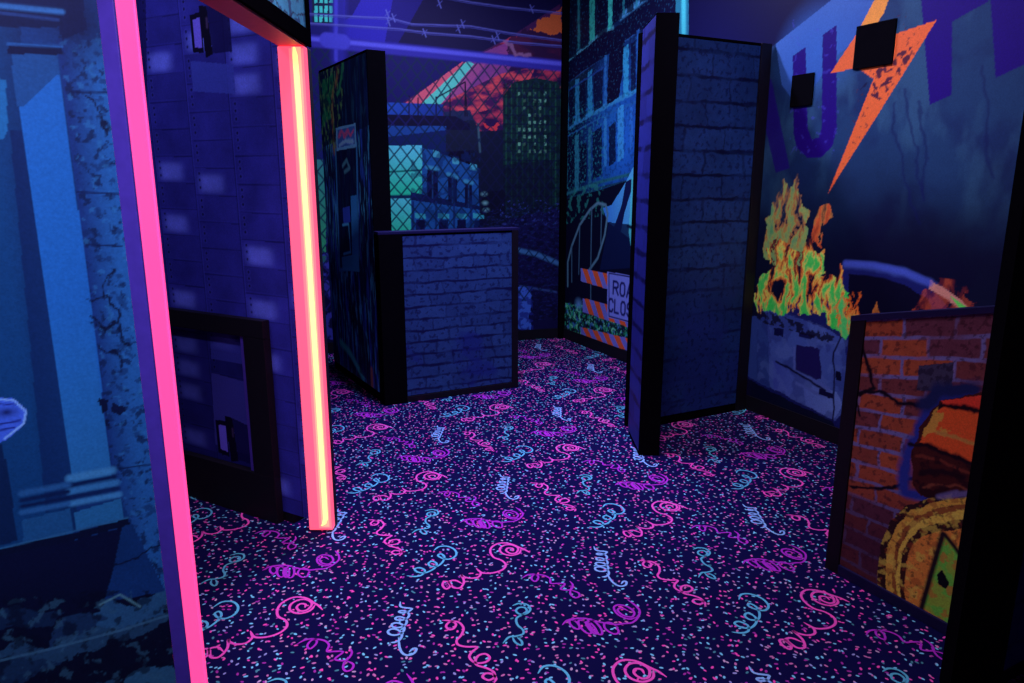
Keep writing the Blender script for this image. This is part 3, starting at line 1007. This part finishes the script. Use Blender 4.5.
c.poly([(336, 128), (356, 123), (357, 147), (337, 151)], (84, 120, 170))
c.poly([(338, 130), (355, 126), (355, 144), (338, 148)], (44, 70, 140))
c.warp(.02, 14)
c.line([(339, 137), (342, 132), (345, 136), (348, 131), (351, 135), (354, 130)], .028, (180, 60, 110))
c.line([(340, 145), (346, 140), (353, 142)], .035, (110, 130, 200))
c.unwarp()
c.line([(341, 342), (350, 352), (364, 378)], .06, (50, 140, 150), .8)
c.line([(372, 370), (373, 395)], .05, (150, 80, 70), .7)
c.poly([(360, 320), (368, 340), (368, 380), (360, 372)], (8, 8, 30), .7)
c.sheet('printed_panel', t, gain=2.2)

# ================================================================== low brick divider
LB0, LB1 = np.array([-0.925, 5.005]), np.array([0.045, 5.49])
rz = math.atan2(*(LB1 - LB0)[::-1])
W = float(np.hypot(*(LB1 - LB0)))
LOW = 1.25
t = empty('low_divider', 'waist high divider with blue brick print and black edges, right of the phone booth divider', 'divider', (LB0[0], LB0[1], 0), rz, 'maze dividers')
box_obj('core', M_MATT, (0, W, 0, .10, 0, LOW - .02), t, .003)
box_obj('top_cap', M_TRIMV, (-.002, W + .004, -.008, .102, LOW - .02, LOW), t, .003)
c = Canvas(LB0 + (LB1 - LB0) * (.175 / W), LB1 - (LB1 - LB0) * (.055 / W), .05, LOW - .035, .0045)
brick_print(c, .088, .225, (18, 20, 72), .008, [(38, 58, 122), (40, 61, 126), (37, 56, 119), (42, 64, 130)], 11, .010, .7, .25)
c.put(np.ones(c.U.shape), ink(30, 38, 124), np.clip((fbm(c.U * 3, c.V * 3, 77) - .55) * 4, 0, .7) * (c.V < .5))
c.specks(None, (16, 16, 70), 26, .66, 71, .7)
o = c.sheet('brick_panel', t, gain=.9)
o.location.x = .175
box_obj('end_trim', M_MATT, (0, .17, -.008, 0, .0, LOW - .02), t, .002)
box_obj('side_trim', M_BLACK, (W - .052, W, -.008, 0, .0, LOW - .02), t, .002)
box_obj('kick_strip', M_BLACK, (.171, W - .053, -.008, 0, 0, .045), t, .002)

# ================================================================== tall brick divider in the middle, with a projecting end post
D0 = np.array([0.80, 4.48])
D1 = D0 + np.array([.89, .456]) * .966
rz = math.atan2(*(D1 - D0)[::-1])
W = float(np.hypot(*(D1 - D0)))
t = empty('tall_divider', 'tall divider with dark blue brick print and projecting black end post, mid right', 'divider', (D0[0], D0[1], 0), rz, 'maze dividers')
bm = bmesh.new()
prism(bm, [(0, 0), (W, 0), (W - .095, .11), (0, .11)], 0, TALL)
mesh_obj('core', bm, M_MATT, t, .003)
c = Canvas(D0, D1 - (D1 - D0) * (.09 / W), .06, TALL - .02, .005)
brick_print(c, .148, .34, (10, 12, 52), .010, [(26, 44, 106), (28, 47, 110), (25, 42, 102), (29, 48, 113)], 23, .012, .7, .2)
c.put(np.ones(c.U.shape), ink(28, 36, 110), np.clip((1.15 - c.V) * 2, 0, 1) * np.clip(fbm(c.U * 3, c.V * 3, 41) * 2 - .2, 0, .9))
c.mottle(.25, 3, 45)
c.specks(None, (12, 14, 66), 30, .66, 43, .7)
c.sheet('brick_panel', t)
box_obj('edge_trim', M_BLACK, (W - .085, W + .002, -.01, 0, 0, TALL), t, .002)
# end post: the black nose of the divider, brick print on its left cheek


def to_local(P, O, a):
    x, y = P[0] - O[0], P[1] - O[1]
    return (x * math.cos(a) + y * math.sin(a), -x * math.sin(a) + y * math.cos(a))


foot = [(0.754, 4.035), (0.874, 4.030), (0.955, 4.545), (0.86, 4.62), (0.754, 4.42)]
bm = bmesh.new()
prism(bm, [to_local(p, D0, rz) for p in foot], 0, TALL)
post = mesh_obj('end_post', bm, M_MATT, t)
A0, A1 = np.array(foot[4]), np.array(foot[0])
c = Canvas(A0, A1, .03, TALL - .01, .005)
brick_print(c, .148, .34, (12, 8, 66), .014, [(34, 36, 128), (37, 40, 134), (32, 33, 120)], 31, .012, .5, .3)  # violet light from the left put into the brick colours
o = c.sheet('brick_cheek', t)
l0 = to_local(A0, D0, rz)
o.location = (l0[0], l0[1], 0)
o.rotation_euler = (0, 0, frame_rz(c) - rz)
o['label'] = 'brick print lit violet on the left side of the end post'

# ================================================================== low front divider with brick print and yellow barrel
Q0 = np.array([1.335, 2.77])
dQ = np.array([.22, -.43]) / np.hypot(.22, .43)
Q1 = Q0 + dQ * .62
W = .62
rz = math.atan2(dQ[1], dQ[0])
h0, sl = 1.065, .225
t = empty('low_divider', 'low divider with orange brick print, yellow barrel end and slanted top, right foreground', 'divider', (Q0[0], Q0[1], 0), rz, 'maze dividers')


def slab(name, m, u0, u1, y0, y1, zb, zt0=None, parent=None):
    """a slab whose top follows the slanted top of the divider, zt0 below it (zb: bottom, or None to follow too)."""
    bm = bmesh.new()
    zf = lambda u: h0 + sl * u - (zt0 or 0)
    prism(bm, [(u0, y0), (u1, y0), (u1, y1), (u0, y1)], zb, [zf(u0), zf(u1), zf(u1), zf(u0)])
    return mesh_obj(name, bm, m, parent)


slab('core', M_BLACK, 0, W, 0, .09, 0, .004, t)
slab('end_trim', M_BLACK, 0, .062, -.012, 0, 0, .0, t)
bm = bmesh.new()
pts8 = [(0, -.014), (W, -.014), (W, .094), (0, .094)]
lo = [bm.verts.new((p[0], p[1], h0 + sl * p[0] - .004)) for p in pts8]
hi = [bm.verts.new((p[0], p[1], h0 + sl * p[0] + .018)) for p in pts8]
bm.faces.new(lo[::-1])
bm.faces.new(hi)
for i in range(4):
    j = (i + 1) % 4
    bm.faces.new([lo[i], lo[j], hi[j], hi[i]])
mesh_obj('top_cap', bm, M_TRIMV, t)
box_obj('kick_strip', M_TRIMV, (.063, W, -.014, 0, 0, .045), t, .003)
c = Canvas(Q0 + dQ * .062, Q1, .045, h0 + sl * W, .0032)
brick_print(c, .080, .185, (112, 100, 176), .0075, [(132, 60, 56), (158, 70, 54), (112, 52, 64), (164, 74, 56), (100, 50, 76), (138, 62, 54)], 53, .006, 1.0, .0)
c.specks(None, (50, 20, 36), 40, .64, 57, .6)
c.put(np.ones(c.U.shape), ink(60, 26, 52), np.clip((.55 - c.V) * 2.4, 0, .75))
c.poly([(922, 349), (956, 351), (954, 381), (919, 376)], (62, 54, 92))
c.specks([(922, 349), (956, 351), (954, 381), (919, 376)], (36, 28, 60), 40, .52, 58, .8)
c.warp(.012, 14)
for L, w in (([(866, 318), (874, 350), (876, 366), (864, 374)], .016), ([(858, 372), (882, 371), (900, 385), (918, 392), (935, 396), (940, 400)], .017),
             ([(853, 476), (880, 481), (905, 478), (912, 470)], .012), ([(862, 350), (858, 372), (862, 396)], .010)):
    c.line(L, w, (16, 8, 26))
# the hole
c.line([(975, 388), (938, 389), (915, 430), (906, 455), (906, 484), (932, 494), (962, 496)], .042, (40, 50, 156))
c.line([(975, 382), (940, 380), (928, 392)], .06, (26, 34, 92))
c.poly([(1010, 386), (940, 391), (928, 408), (915, 430), (912, 470), (922, 490), (950, 496), (1010, 500)], (66, 24, 26))
c.poly([(1010, 392), (941, 398), (930, 412), (921, 430), (926, 434), (970, 458), (1010, 472)], (224, 84, 44))
c.poly([(1010, 391), (942, 391), (944, 396), (960, 398), (976, 404), (1010, 408)], (222, 60, 48))
c.line([(940, 396), (958, 398), (976, 405), (1000, 410)], .014, (20, 8, 22))
c.specks([(921, 430), (938, 396), (948, 400), (940, 428), (975, 440), (975, 432), (945, 420)], (206, 150, 70), 18, .46, 59, .9)
c.line([(938, 424), (975, 438), (1000, 446)], .014, (196, 130, 70))
c.line([(912, 432), (930, 436), (970, 458), (1000, 474)], .016, (24, 8, 24))
c.line([(920, 446), (940, 452), (975, 474)], .012, (110, 46, 40))
c.line([(922, 466), (945, 466), (965, 474)], .02, (30, 10, 24))
c.line([(925, 482), (955, 480), (975, 490)], .012, (120, 60, 50))
c.specks([(915, 440), (975, 462), (975, 500), (915, 490)], (32, 10, 22), 20, .55, 61, .8)
c.unwarp()
# barrel end: rings of yellow wood round a dark segment
ring = lambda pts, col, a=1.0: c.poly(pts, col, a)
c.warp(.006, 18)
ring([(880, 640), (878, 575), (882, 540), (892, 515), (908, 500), (930, 493), (960, 489), (1010, 488), (1010, 720)], (46, 24, 30))
ring([(890, 640), (886, 575), (889, 542), (898, 520), (912, 506), (932, 498), (960, 494), (1010, 492), (1010, 720)], (216, 160, 72))
ring([(895, 640), (893, 575), (896, 545), (904, 525), (917, 512), (936, 505), (960, 501), (1010, 500), (1010, 720)], (150, 84, 48))
ring([(900, 640), (897, 575), (900, 548), (908, 529), (920, 517), (938, 511), (960, 508), (1010, 506), (1010, 720)], (236, 184, 84))
ring([(903, 640), (901, 580), (903, 552), (910, 535), (922, 525), (940, 519), (960, 517), (1010, 515), (1010, 720)], (56, 28, 30))
ring([(908, 640), (905, 585), (908, 556), (914, 541), (925, 532), (942, 528), (960, 527), (1010, 526), (1010, 720)], (222, 134, 66))
c.unwarp()
bar = [(878, 640), (878, 575), (882, 540), (892, 515), (908, 500), (930, 493), (960, 489), (1010, 488), (1010, 720)]
c.specks(bar, (240, 190, 90), 20, .58, 63, .6)
c.specks(bar, (150, 66, 44), 26, .64, 65, .5)
c.specks(bar, (40, 20, 30), 44, .70, 66, .6)
c.line([(958, 489), (940, 492), (985, 490)], .02, (110, 96, 170), .8)
c.poly([(946, 533), (922, 606), (1000, 660), (1000, 590), (956, 545)], (150, 176, 70))
c.specks([(946, 533), (922, 606), (1000, 660), (1000, 590), (956, 545)], (96, 200, 80), 12, .5, 67, .8)
c.specks([(946, 533), (922, 606), (1000, 660), (1000, 590), (956, 545)], (190, 120, 60), 20, .58, 68, .8)
c.line([(944, 531), (934, 565), (921, 612)], .020, (34, 22, 34))
c.line([(946, 532), (955, 544), (975, 575)], .016, (34, 22, 34))
c.poly([(938, 573), (943, 568), (950, 582), (947, 588), (939, 583)], (10, 10, 26))
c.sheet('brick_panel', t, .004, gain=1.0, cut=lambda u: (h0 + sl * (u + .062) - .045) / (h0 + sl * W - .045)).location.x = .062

# ================================================================== dark divider at the right edge of the picture
E0 = np.array([1.515, 1.955])
dE = np.array([.88, .475])
dE /= np.hypot(*dE)
rz = math.atan2(dE[1], dE[0])
t = empty('tall_divider', 'tall dark divider with broad black end, cut off at right edge of the photo', 'divider', (E0[0], E0[1], 0), rz, 'maze dividers')
bm = bmesh.new()
prism(bm, [to_local(p, E0, rz) for p in ((1.362, 1.95), (1.512, 1.94), (1.508, 2.07), (1.40, 2.06))], 0, TALL)
mesh_obj('end_post', bm, M_MATT, t)
box_obj('core', M_BLACK, (.012, 1.25, .035, .12, 0, TALL), t, .003)
c = Canvas(E0 + dE * .02, E0 + dE * 1.2, .06, TALL - .02, .008)
brick_print(c, .148, .34, (6, 7, 36), .012, [(16, 24, 84), (18, 26, 90), (14, 22, 78)], 83, .012, .6, .2)
o = c.sheet('brick_panel', t, -.032, gain=2.5)
o.location.x = .02

# ================================================================== riveted metal divider with a low hatch
MF, MN = np.array([-2.62, 4.04]), np.array([-0.952, 3.115])
rz = math.atan2(*(MN - MF)[::-1])
W = float(np.hypot(*(MN - MF)))
t = empty('tall_divider', 'tall divider printed with riveted steel plates seen through the lit doorway', 'divider', (MF[0], MF[1], 0), rz, 'maze dividers')
box_obj('core', M_BLACK, (0, W - .10, .0, .09, 0, TALL), t, .003)


def plates(c, ox, oz, seed):
    """riveted plates: staggered columns; ox, oz shift the same artwork."""
    R = random.Random(seed)
    cw, rh = .272, .121
    base = np.full(c.U.shape, 0.0)
    u = c.U - ox
    v = c.V - oz
    k = np.floor(u / cw)
    vv = v + (np.abs(k) % 2) * rh * .43 + .012 * u
    r = np.floor(vv / rh)
    fu = (u - k * cw) / cw
    fv = (vv - r * rh) / rh
    h = np.abs(np.sin(k * 12.98 + r * 78.2 + 3.1) * 43758.54) % 1
    b = .55 + .35 * h
    c.rgb = ink(44, 38, 146)[None, None] * b[..., None] * 1.35
    # glare highlights painted into the print of some plates
    g = ((h > .60) * np.exp(-((fu - .40) / .30) ** 4 - ((fv - .45) / .34) ** 4))
    c.put(np.clip(g, 0, 1), ink(100, 98, 236), .85)
    c.put((h < .16) & (fv > .1), ink(44, 38, 150), .7)
    n = fbm(c.U * 8, c.V * 8, seed)
    c.rgb *= (0.75 + .5 * n)[..., None]
    seam = np.clip((.05 - fv) / .04, 0, 1)
    c.put(seam, ink(18, 13, 76), .7)
    c.put(np.clip((.03 - np.abs(fv - .075)) / .03, 0, 1), ink(52, 46, 170), .5)
    side = np.clip((.03 - fu) / .02, 0, 1)
    c.put(side, ink(56, 50, 176), .7)
    c.put(np.clip((.03 - (1 - fu)) / .02, 0, 1), ink(14, 10, 64), .7)
    for q in (.30, .58, .82):
        d = np.hypot((fu - .12) * cw, (fv - q) * rh)
        c.put(np.clip((.0075 - d) / .003, 0, 1), ink(10, 6, 44), .9)
        c.put(np.clip((.004 - np.abs(d - .010)) / .003, 0, 1), ink(64, 58, 180), .35)


def junction(c, x, y, s):
    """open box with a glowing window, printed on the plates; x, y = its top-left in wall metres."""
    c.poly([(x - .02, y - .22 * s), (x + .29 * s, y - .26 * s), (x + .29 * s, y - .40 * s), (x - .02, y - .37 * s)], (58, 60, 178), .8, uv=True)
    c.poly([(x, y), (x + .085 * s, y + .004), (x + .085 * s, y - .19 * s), (x, y - .18 * s)], (10, 6, 40), 1, uv=True)
    c.poly([(x + .022 * s, y - .025 * s), (x + .075 * s, y - .02 * s), (x + .075 * s, y - .165 * s), (x + .022 * s, y - .158 * s)], (110, 84, 232), 1, uv=True)
    c.poly([(x + .075 * s, y + .035 * s), (x + .13 * s, y + .03 * s), (x + .15 * s, y - .20 * s), (x + .095 * s, y - .215 * s)], (9, 5, 34), 1, uv=True)
    c.poly([(x + .13 * s, y + .03 * s), (x + .29 * s, y + .0 * s), (x + .29 * s, y - .20 * s), (x + .15 * s, y - .195 * s)], (16, 10, 72), .9, uv=True)
    c.line([(x + .125 * s, y - .03 * s), (x + .125 * s, y - .07 * s)], .012, (60, 40, 90), uv=True)


c = Canvas(MF, MN, .05, TALL - .01, .0042)
um = c.px(188, 100)[0]
plates(c, um - .272 * 3, c.px(200, 98)[1], 5)
p = c.px(190, 15)
junction(c, p[0], p[1], .85)
c.poly([(130, -20), (146, -20), (152, 330), (140, 330)], (15, 10, 62), .75)
c.sheet('plate_panel', t)

HB = np.array([-1.095, 3.193])
dM = (MN - MF) / W
uH1 = float(np.dot(HB - MF, dM))
uH0 = uH1 - .86
t2 = empty('hatch', 'low black framed hatch with steel plate print at foot of the riveted plate divider', 'hatch', (MF[0] + dM[0] * uH0, MF[1] + dM[1] * uH0, 0), rz)
t2.location = t2.location + Vector((dM[1], -dM[0], 0)) * .004
HW, HH = .86, .985
bm = bmesh.new()
box(bm, 0, HW, -.04, 0, HH - .085, HH)
mesh_obj('top_rail', bm, M_BLACK, t2, .003)
box_obj('bottom_rail', M_BLACK, (0, HW, -.04, 0, 0, .235), t2, .003)
for a, b in ((0, .10), (HW - .135, HW)):
    box_obj('stile', M_BLACK, (a, b, -.04, 0, .236, HH - .086), t2, .002)
box_obj('jamb_liner', M_PURPLE, (HW - .165, HW - .136, -.03, 0, .236, HH - .086), t2, .002)
O2 = MF + dM * (uH0 + .101)
c = Canvas(O2, MF + dM * (uH1 - .166), .237, HH - .087, .004)
pj = c.px(217, 419)
plates(c, c.px(213, 380)[0] - .272 * 2, c.px(215, 372)[1], 9)
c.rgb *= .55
c.poly([(213, 372), (256, 384), (264, 458), (217, 444)], (62, 54, 160), .75)
c.poly([(212, 335), (254, 345), (256, 366), (213, 358)], (60, 56, 170), .6)
junction(c, pj[0], pj[1], .95)
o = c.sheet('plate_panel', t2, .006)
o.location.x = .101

# ================================================================== lit doorway: two LED posts and the header across them
XB, XF = -.955, -.845
t = empty('light_post', 'glowing coral LED door post with bright yellow tube, right side of doorway', 'light', ((XB + XF) / 2 + .013, 3.108, 0), 0, 'LED door posts')
box_obj('housing', M_BLACK, (-.055, .055, .012, .06, 0, 2.125), t, .003)
bm = bmesh.new()
box(bm, -.055, .055, -.035, .011, .012, 2.124)
mesh_obj('diffuser', bm, M_CORAL, t, .006)
bm = bmesh.new()
path = [(.020, .05), (.020, 2.10)]
for k in range(14):
    a = 2 * math.pi * k / 14
    pass
rings = []
zz = [.035, .045, .07, .6, 1.3, 2.0, 2.09, 2.12]
rr = [.004, .009, .011, .011, .011, .011, .010, .004]
xx = [.004, .016, .024, .024, .022, .018, .016, .014]
for z, r, x in zip(zz, rr, xx):
    rings.append([bm.verts.new((x + r * math.cos(2 * math.pi * k / 14), -.036 + .35 * r * math.sin(2 * math.pi * k / 14), z)) for k in range(14)])
for a, b in zip(rings[:-1], rings[1:]):
    for k in range(14):
        bm.faces.new([a[k], a[(k + 1) % 14], b[(k + 1) % 14], b[k]])
bm.faces.new(rings[0][::-1])
bm.faces.new(rings[-1])
box_obj('outer_glow', M_GLOW0, (-.008, .050, -.0358, -.0345, .022, 2.115), t)['label'] = 'deep orange strip standing for the outer glow of the tube'  # stepped strips imitate the glow spreading from the tube
box_obj('inner_glow', M_GLOW, (.004, .040, -.0362, -.0345, .03, 2.12), t)['label'] = 'orange strip standing for the glow around the tube'
tube = mesh_obj('light_tube', bm, M_CORE, t)
tube['label'] = 'bright yellow light tube'
for p in tube.data.polygons:
    p.use_smooth = True

t = empty('light_post', 'glowing pink LED door post beside the column mural, left foreground', 'light', (XF, 1.657, 0), 0, 'LED door posts')
box_obj('diffuser', M_PINK, (-.085, 0, 0, .076, .012, 2.138), t, .006)
box_obj('housing', M_PURPLE, (-.036, -.0005, -.010, -.001, 0, 2.14), t, .002)
box_obj('edge_strip', M_PINK, (-.0855, .0025, .0765, .084, .012, 2.138), t, .002)['label'] = 'thin pale edge strip'

t = empty('door_header', 'black edged header beam with cracked blue print above the lit doorway', 'header', (XF + .006, 1.657, 2.128), math.pi / 2)
LH = 3.165 - 1.657
box_obj('beam', M_BLACK, (0, LH, 0, .11, .012, .62), t, .003)
box_obj('soffit', M_SOFFIT, (0.02, LH - .004, .004, .106, 0, .0115), t, .002)['label'] = 'red lit underside'
box_obj('lower_trim', M_MATT, (0, LH + .003, -.012, 0, .006, .068), t, .002)
box_obj('end_trim', M_MATT, (LH - .035, LH + .003, -.012, 0, .069, .62), t, .002)
c = Canvas((XF, 1.657), (XF, 1.657 + LH - .037), 2.128 + .068, 2.128 + .61, .005, (50, 116, 160))
c.mottle(.35, 5, 3)
c.specks(None, (20, 40, 90), 13, .60, 5, .85)
c.warp(.04, 7)
c.line([(230, -20), (270, 4), (290, 14), (312, 20)], .008, (14, 24, 60))
c.unwarp()
o = c.sheet('printed_panel', t, gain=1.9)
o.location.z = -2.128

# ================================================================== column mural wall at the left (runs from the pink post out of the picture)
dA = np.array([.873, .488])
dA /= np.hypot(*dA)
WE = np.array([XF - .037, 1.650])
WS = WE - dA * 1.15
rz = math.atan2(dA[1], dA[0])
w = box_obj('wall_column_side', M_WALL, (0, 1.15, 0, .05, 0, WH))
w.name = 'wall_left_front'
w.location = (WS[0], WS[1], 0)
w.rotation_euler = (0, 0, rz)
structure(w, 'partition wall with printed column mural')
c = Canvas(WS, WE, 0, 2.9, .0032, (16, 44, 104))
c.mottle(.25, 4, 3)
# recess left of the shaft
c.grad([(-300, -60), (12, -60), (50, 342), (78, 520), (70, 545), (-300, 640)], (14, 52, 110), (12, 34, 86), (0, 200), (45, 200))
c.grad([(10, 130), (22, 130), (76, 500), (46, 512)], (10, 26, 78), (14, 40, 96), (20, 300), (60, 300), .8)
c.poly([(-300, 20), (6, 80), (8, 130), (3, 140), (-300, 140)], (30, 92, 160), .8)
# shaft
c.poly([(10, 46), (56, 46), (96, 342), (112, 480), (74, 486), (52, 342)], (28, 84, 170))
c.poly([(11, 54), (57, 54), (59, 74), (25, 106), (17, 106)], (24, 62, 126))
c.grad([(40, 250), (84, 250), (112, 480), (74, 486)], (28, 84, 170), (36, 92, 158), (60, 300), (95, 480), .9)
# concrete right of the shaft
c.grad([(57, 40), (130, 40), (220, 700), (150, 560), (112, 480), (96, 342)], (20, 42, 108), (32, 78, 152), (80, 200), (112, 200))
con = [(57, 20), (130, 20), (240, 720), (150, 560), (113, 480), (96, 342)]
c.specks(con, (14, 30, 80), 34, .68, 401, .6)
c.specks(con, (12, 24, 66), 40, .66, 405, .8)
c.specks(con, (44, 100, 170), 44, .72, 407, .4)
for L in ([(72, 92), (110, 93)], [(78, 192), (122, 194)], [(104, 470), (152, 464)], [(92, 245), (122, 246)]):
    c.line(L, .004, (10, 20, 66), .9)
c.warp(.014, 20)
for L in ([(90, 300), (108, 296), (120, 312), (118, 330), (126, 345)], [(92, 318), (104, 330), (116, 322)], [(84, 96), (96, 104), (104, 120), (108, 135)], [(96, 345), (108, 352), (118, 350), (122, 366)],
          [(104, 300), (100, 285), (112, 270)], [(110, 565), (130, 560), (158, 545), (172, 540)]):
    c.line(L, .005, (8, 12, 46), .95)
c.poly([(100, 396), (108, 398), (109, 410), (101, 412)], (8, 14, 50))
c.poly([(112, 404), (124, 402), (126, 408), (118, 416)], (10, 18, 58))
c.poly([(107, 418), (112, 416), (114, 428), (108, 426)], (10, 18, 58))
c.unwarp()
# dark soffit above right
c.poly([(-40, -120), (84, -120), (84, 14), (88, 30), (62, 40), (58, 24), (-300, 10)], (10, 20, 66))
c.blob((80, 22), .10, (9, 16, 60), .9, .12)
# capital
c.poly([(-300, 2), (62, 9), (62, 22), (57, 28), (-300, 24)], (9, 18, 60))
c.line([(-300, -2), (0, 6), (62, 12)], .010, (44, 88, 160))
c.line([(-300, 6), (0, 13), (58, 20)], .006, (28, 48, 110))
c.poly([(8, 45), (62, 47), (62, 55), (8, 54)], (7, 14, 54))
c.line([(8, 44), (62, 47)], .005, (30, 70, 140))
# base mouldings
for (x0, x1, y, w_, col) in ((70, 112, 478, .018, (58, 112, 176)), (70, 114, 485, .012, (10, 26, 76)), (70, 116, 491, .016, (48, 100, 166)), (70, 118, 497, .010, (12, 30, 82)), (72, 119, 503, .014, (56, 110, 176)),
                           (22, 68, 493, .014, (34, 76, 140)), (22, 68, 500, .010, (10, 26, 74)), (22, 68, 512, .012, (36, 80, 146)), (22, 68, 506, .008, (10, 26, 74))):
    c.line([(x0, y), (x1, y - (x1 - x0) * .19)], w_, col)
c.poly([(74, 512), (121, 498), (124, 520), (76, 530)], (34, 88, 150))
c.poly([(22, 520), (70, 508), (74, 534), (24, 545)], (26, 70, 130))
c.poly([(-300, 620), (0, 548), (60, 536), (128, 518), (130, 524), (62, 543), (0, 556), (-300, 640)], (8, 14, 46))
c.line([(-300, 610), (0, 548), (60, 534), (128, 517)], .004, (40, 84, 140))
# dark yard and rubble printed below
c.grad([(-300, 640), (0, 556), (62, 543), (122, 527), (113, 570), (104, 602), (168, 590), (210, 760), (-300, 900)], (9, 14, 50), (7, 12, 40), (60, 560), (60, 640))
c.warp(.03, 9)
for L, col in (([(96, 610), (118, 592), (140, 600), (168, 596), (160, 616), (120, 630), (90, 640)], (40, 78, 130)), ([(60, 622), (92, 610), (110, 616), (80, 640), (40, 660)], (24, 46, 90)),
               ([(-40, 612), (10, 606), (60, 612), (50, 628), (0, 634), (-40, 640)], (18, 36, 76)), ([(0, 650), (60, 640), (120, 626), (170, 612), (172, 622), (100, 650), (0, 676)], (34, 62, 104)),
               ([(-30, 664), (30, 656), (60, 662), (0, 690), (-40, 700)], (20, 40, 80)), ([(130, 674), (150, 664), (176, 666), (190, 700), (120, 700)], (44, 84, 130)), ([(96, 680), (112, 676), (118, 690), (96, 695)], (34, 66, 110))):
    c.poly(L, col, .9)
c.unwarp()
yard = [(-300, 600), (0, 600), (90, 590), (180, 590), (220, 760), (-300, 900)]
c.specks(yard, (50, 84, 124), 30, .66, 411, .5)
c.specks(yard, (6, 10, 36), 22, .60, 413, .7)
c.line([(100, 604), (120, 594), (140, 606)], .005, (90, 130, 160), .7)
c.line([(0, 660), (60, 646), (120, 630), (176, 612)], .006, (60, 96, 140), .7)
# a loose banknote in the print
c.poly([(-30, 396), (14, 398), (27, 410), (25, 424), (6, 440), (-30, 452)], (58, 84, 206))
c.line([(0, 399), (14, 400), (26, 411), (24, 423), (5, 438)], .004, (120, 150, 230))
c.blob((7, 412), .03, (14, 14, 70), 1, .016)
c.line([(0, 424), (20, 420)], .004, (24, 28, 110))
c.line([(0, 430), (14, 427)], .004, (24, 28, 110))
c.line([(0, 404), (16, 404)], .003, (30, 36, 130))
c.poly([(-40, 444), (2, 444), (8, 470), (18, 540), (-40, 556)], (10, 20, 62), .8)
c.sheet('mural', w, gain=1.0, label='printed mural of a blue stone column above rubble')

# ================================================================== light
def area(name, loc, rot, sx, sy, power, col=tuple(TINT), spread=math.pi):
    l = bpy.data.lights.new(name, 'AREA')
    l.shape = 'RECTANGLE'
    l.size, l.size_y = sx, sy
    l.energy = power
    l.color = col
    o = bpy.data.objects.new(name, l)
    COL.objects.link(o)
    o.location = loc
    o.rotation_euler = rot
    l.spread = spread
    return o


def aim(p, q):
    return (Vector(q) - Vector(p)).to_track_quat('-Z', 'Y').to_euler()


VIO = (.52, .48, 1.0)
area('uv_tube_middle', (.2, 5.0, 3.5), (0, 0, .5), .8, .12, 80, VIO)
sp = bpy.data.lights.new('fill_spot_floor', 'SPOT')  # unseen spot added for the blue haze on the middle floor
sp.energy = 380
sp.color = (.42, .28, 1.0)
sp.spot_size = math.radians(74)
sp.spot_blend = .9
sp.shadow_soft_size = .12
so = bpy.data.objects.new('fill_spot_floor', sp)
COL.objects.link(so)
so.location = (-.15, 4.1, 3.6)
so.rotation_euler = aim((-.15, 4.1, 3.6), (-.2, 4.5, 0))
area('uv_tube_back', (-1.0, 6.0, 3.6), (math.radians(12), 0, .3), .9, .12, 14, VIO)
area('fill_front', (-.25, 1.1, 3.3), (0, 0, .5), .9, .12, 20, (.80, .55, 1.0))  # weak fill added over the foreground
sp = bpy.data.lights.new('fill_spot_front', 'SPOT')  # unseen spot added to brighten the foreground carpet
sp.energy = 150
sp.color = (.86, .50, 1.0)
sp.spot_size = math.radians(86)
sp.spot_blend = 1.0
sp.shadow_soft_size = .12
so = bpy.data.objects.new('fill_spot_front', sp)
COL.objects.link(so)
so.location = (-.2, 2.3, 3.6)
so.rotation_euler = aim((-.2, 2.3, 3.6), (-.05, 2.4, 0))
area('fill_right', (.9, 3.0, 3.7), aim((.9, 3.0, 3.7), (1.95, 4.3, 1.2)), .8, .12, 15, (.72, .55, 1.0), 1.3)  # added fill, aimed to brighten the graffiti wall
area('fill_left', (-.55, .35, 2.7), aim((-.55, .35, 2.7), (-1.15, 1.5, 1.1)), .5, .1, 11, VIO, 1.5)  # small fill added to brighten the column mural
area('fill_hall', (-2.3, 2.1, 3.5), aim((-2.3, 2.1, 3.5), (-1.6, 3.6, 1.2)), .8, .12, 30, VIO)  # added fill for the faces of the plate and booth dividers

wd = bpy.data.worlds.new('dim_hall')
C.world = wd
wd.use_nodes = True
wd.node_tree.nodes['Background'].inputs[0].default_value = (.35, .35, 1, 1)
wd.node_tree.nodes['Background'].inputs[1].default_value = .02

C.view_settings.view_transform = 'Standard'
C.view_settings.look = 'None'
C.view_settings.gamma = 1
C.view_settings.exposure = 0
C.view_settings.use_curve_mapping = False
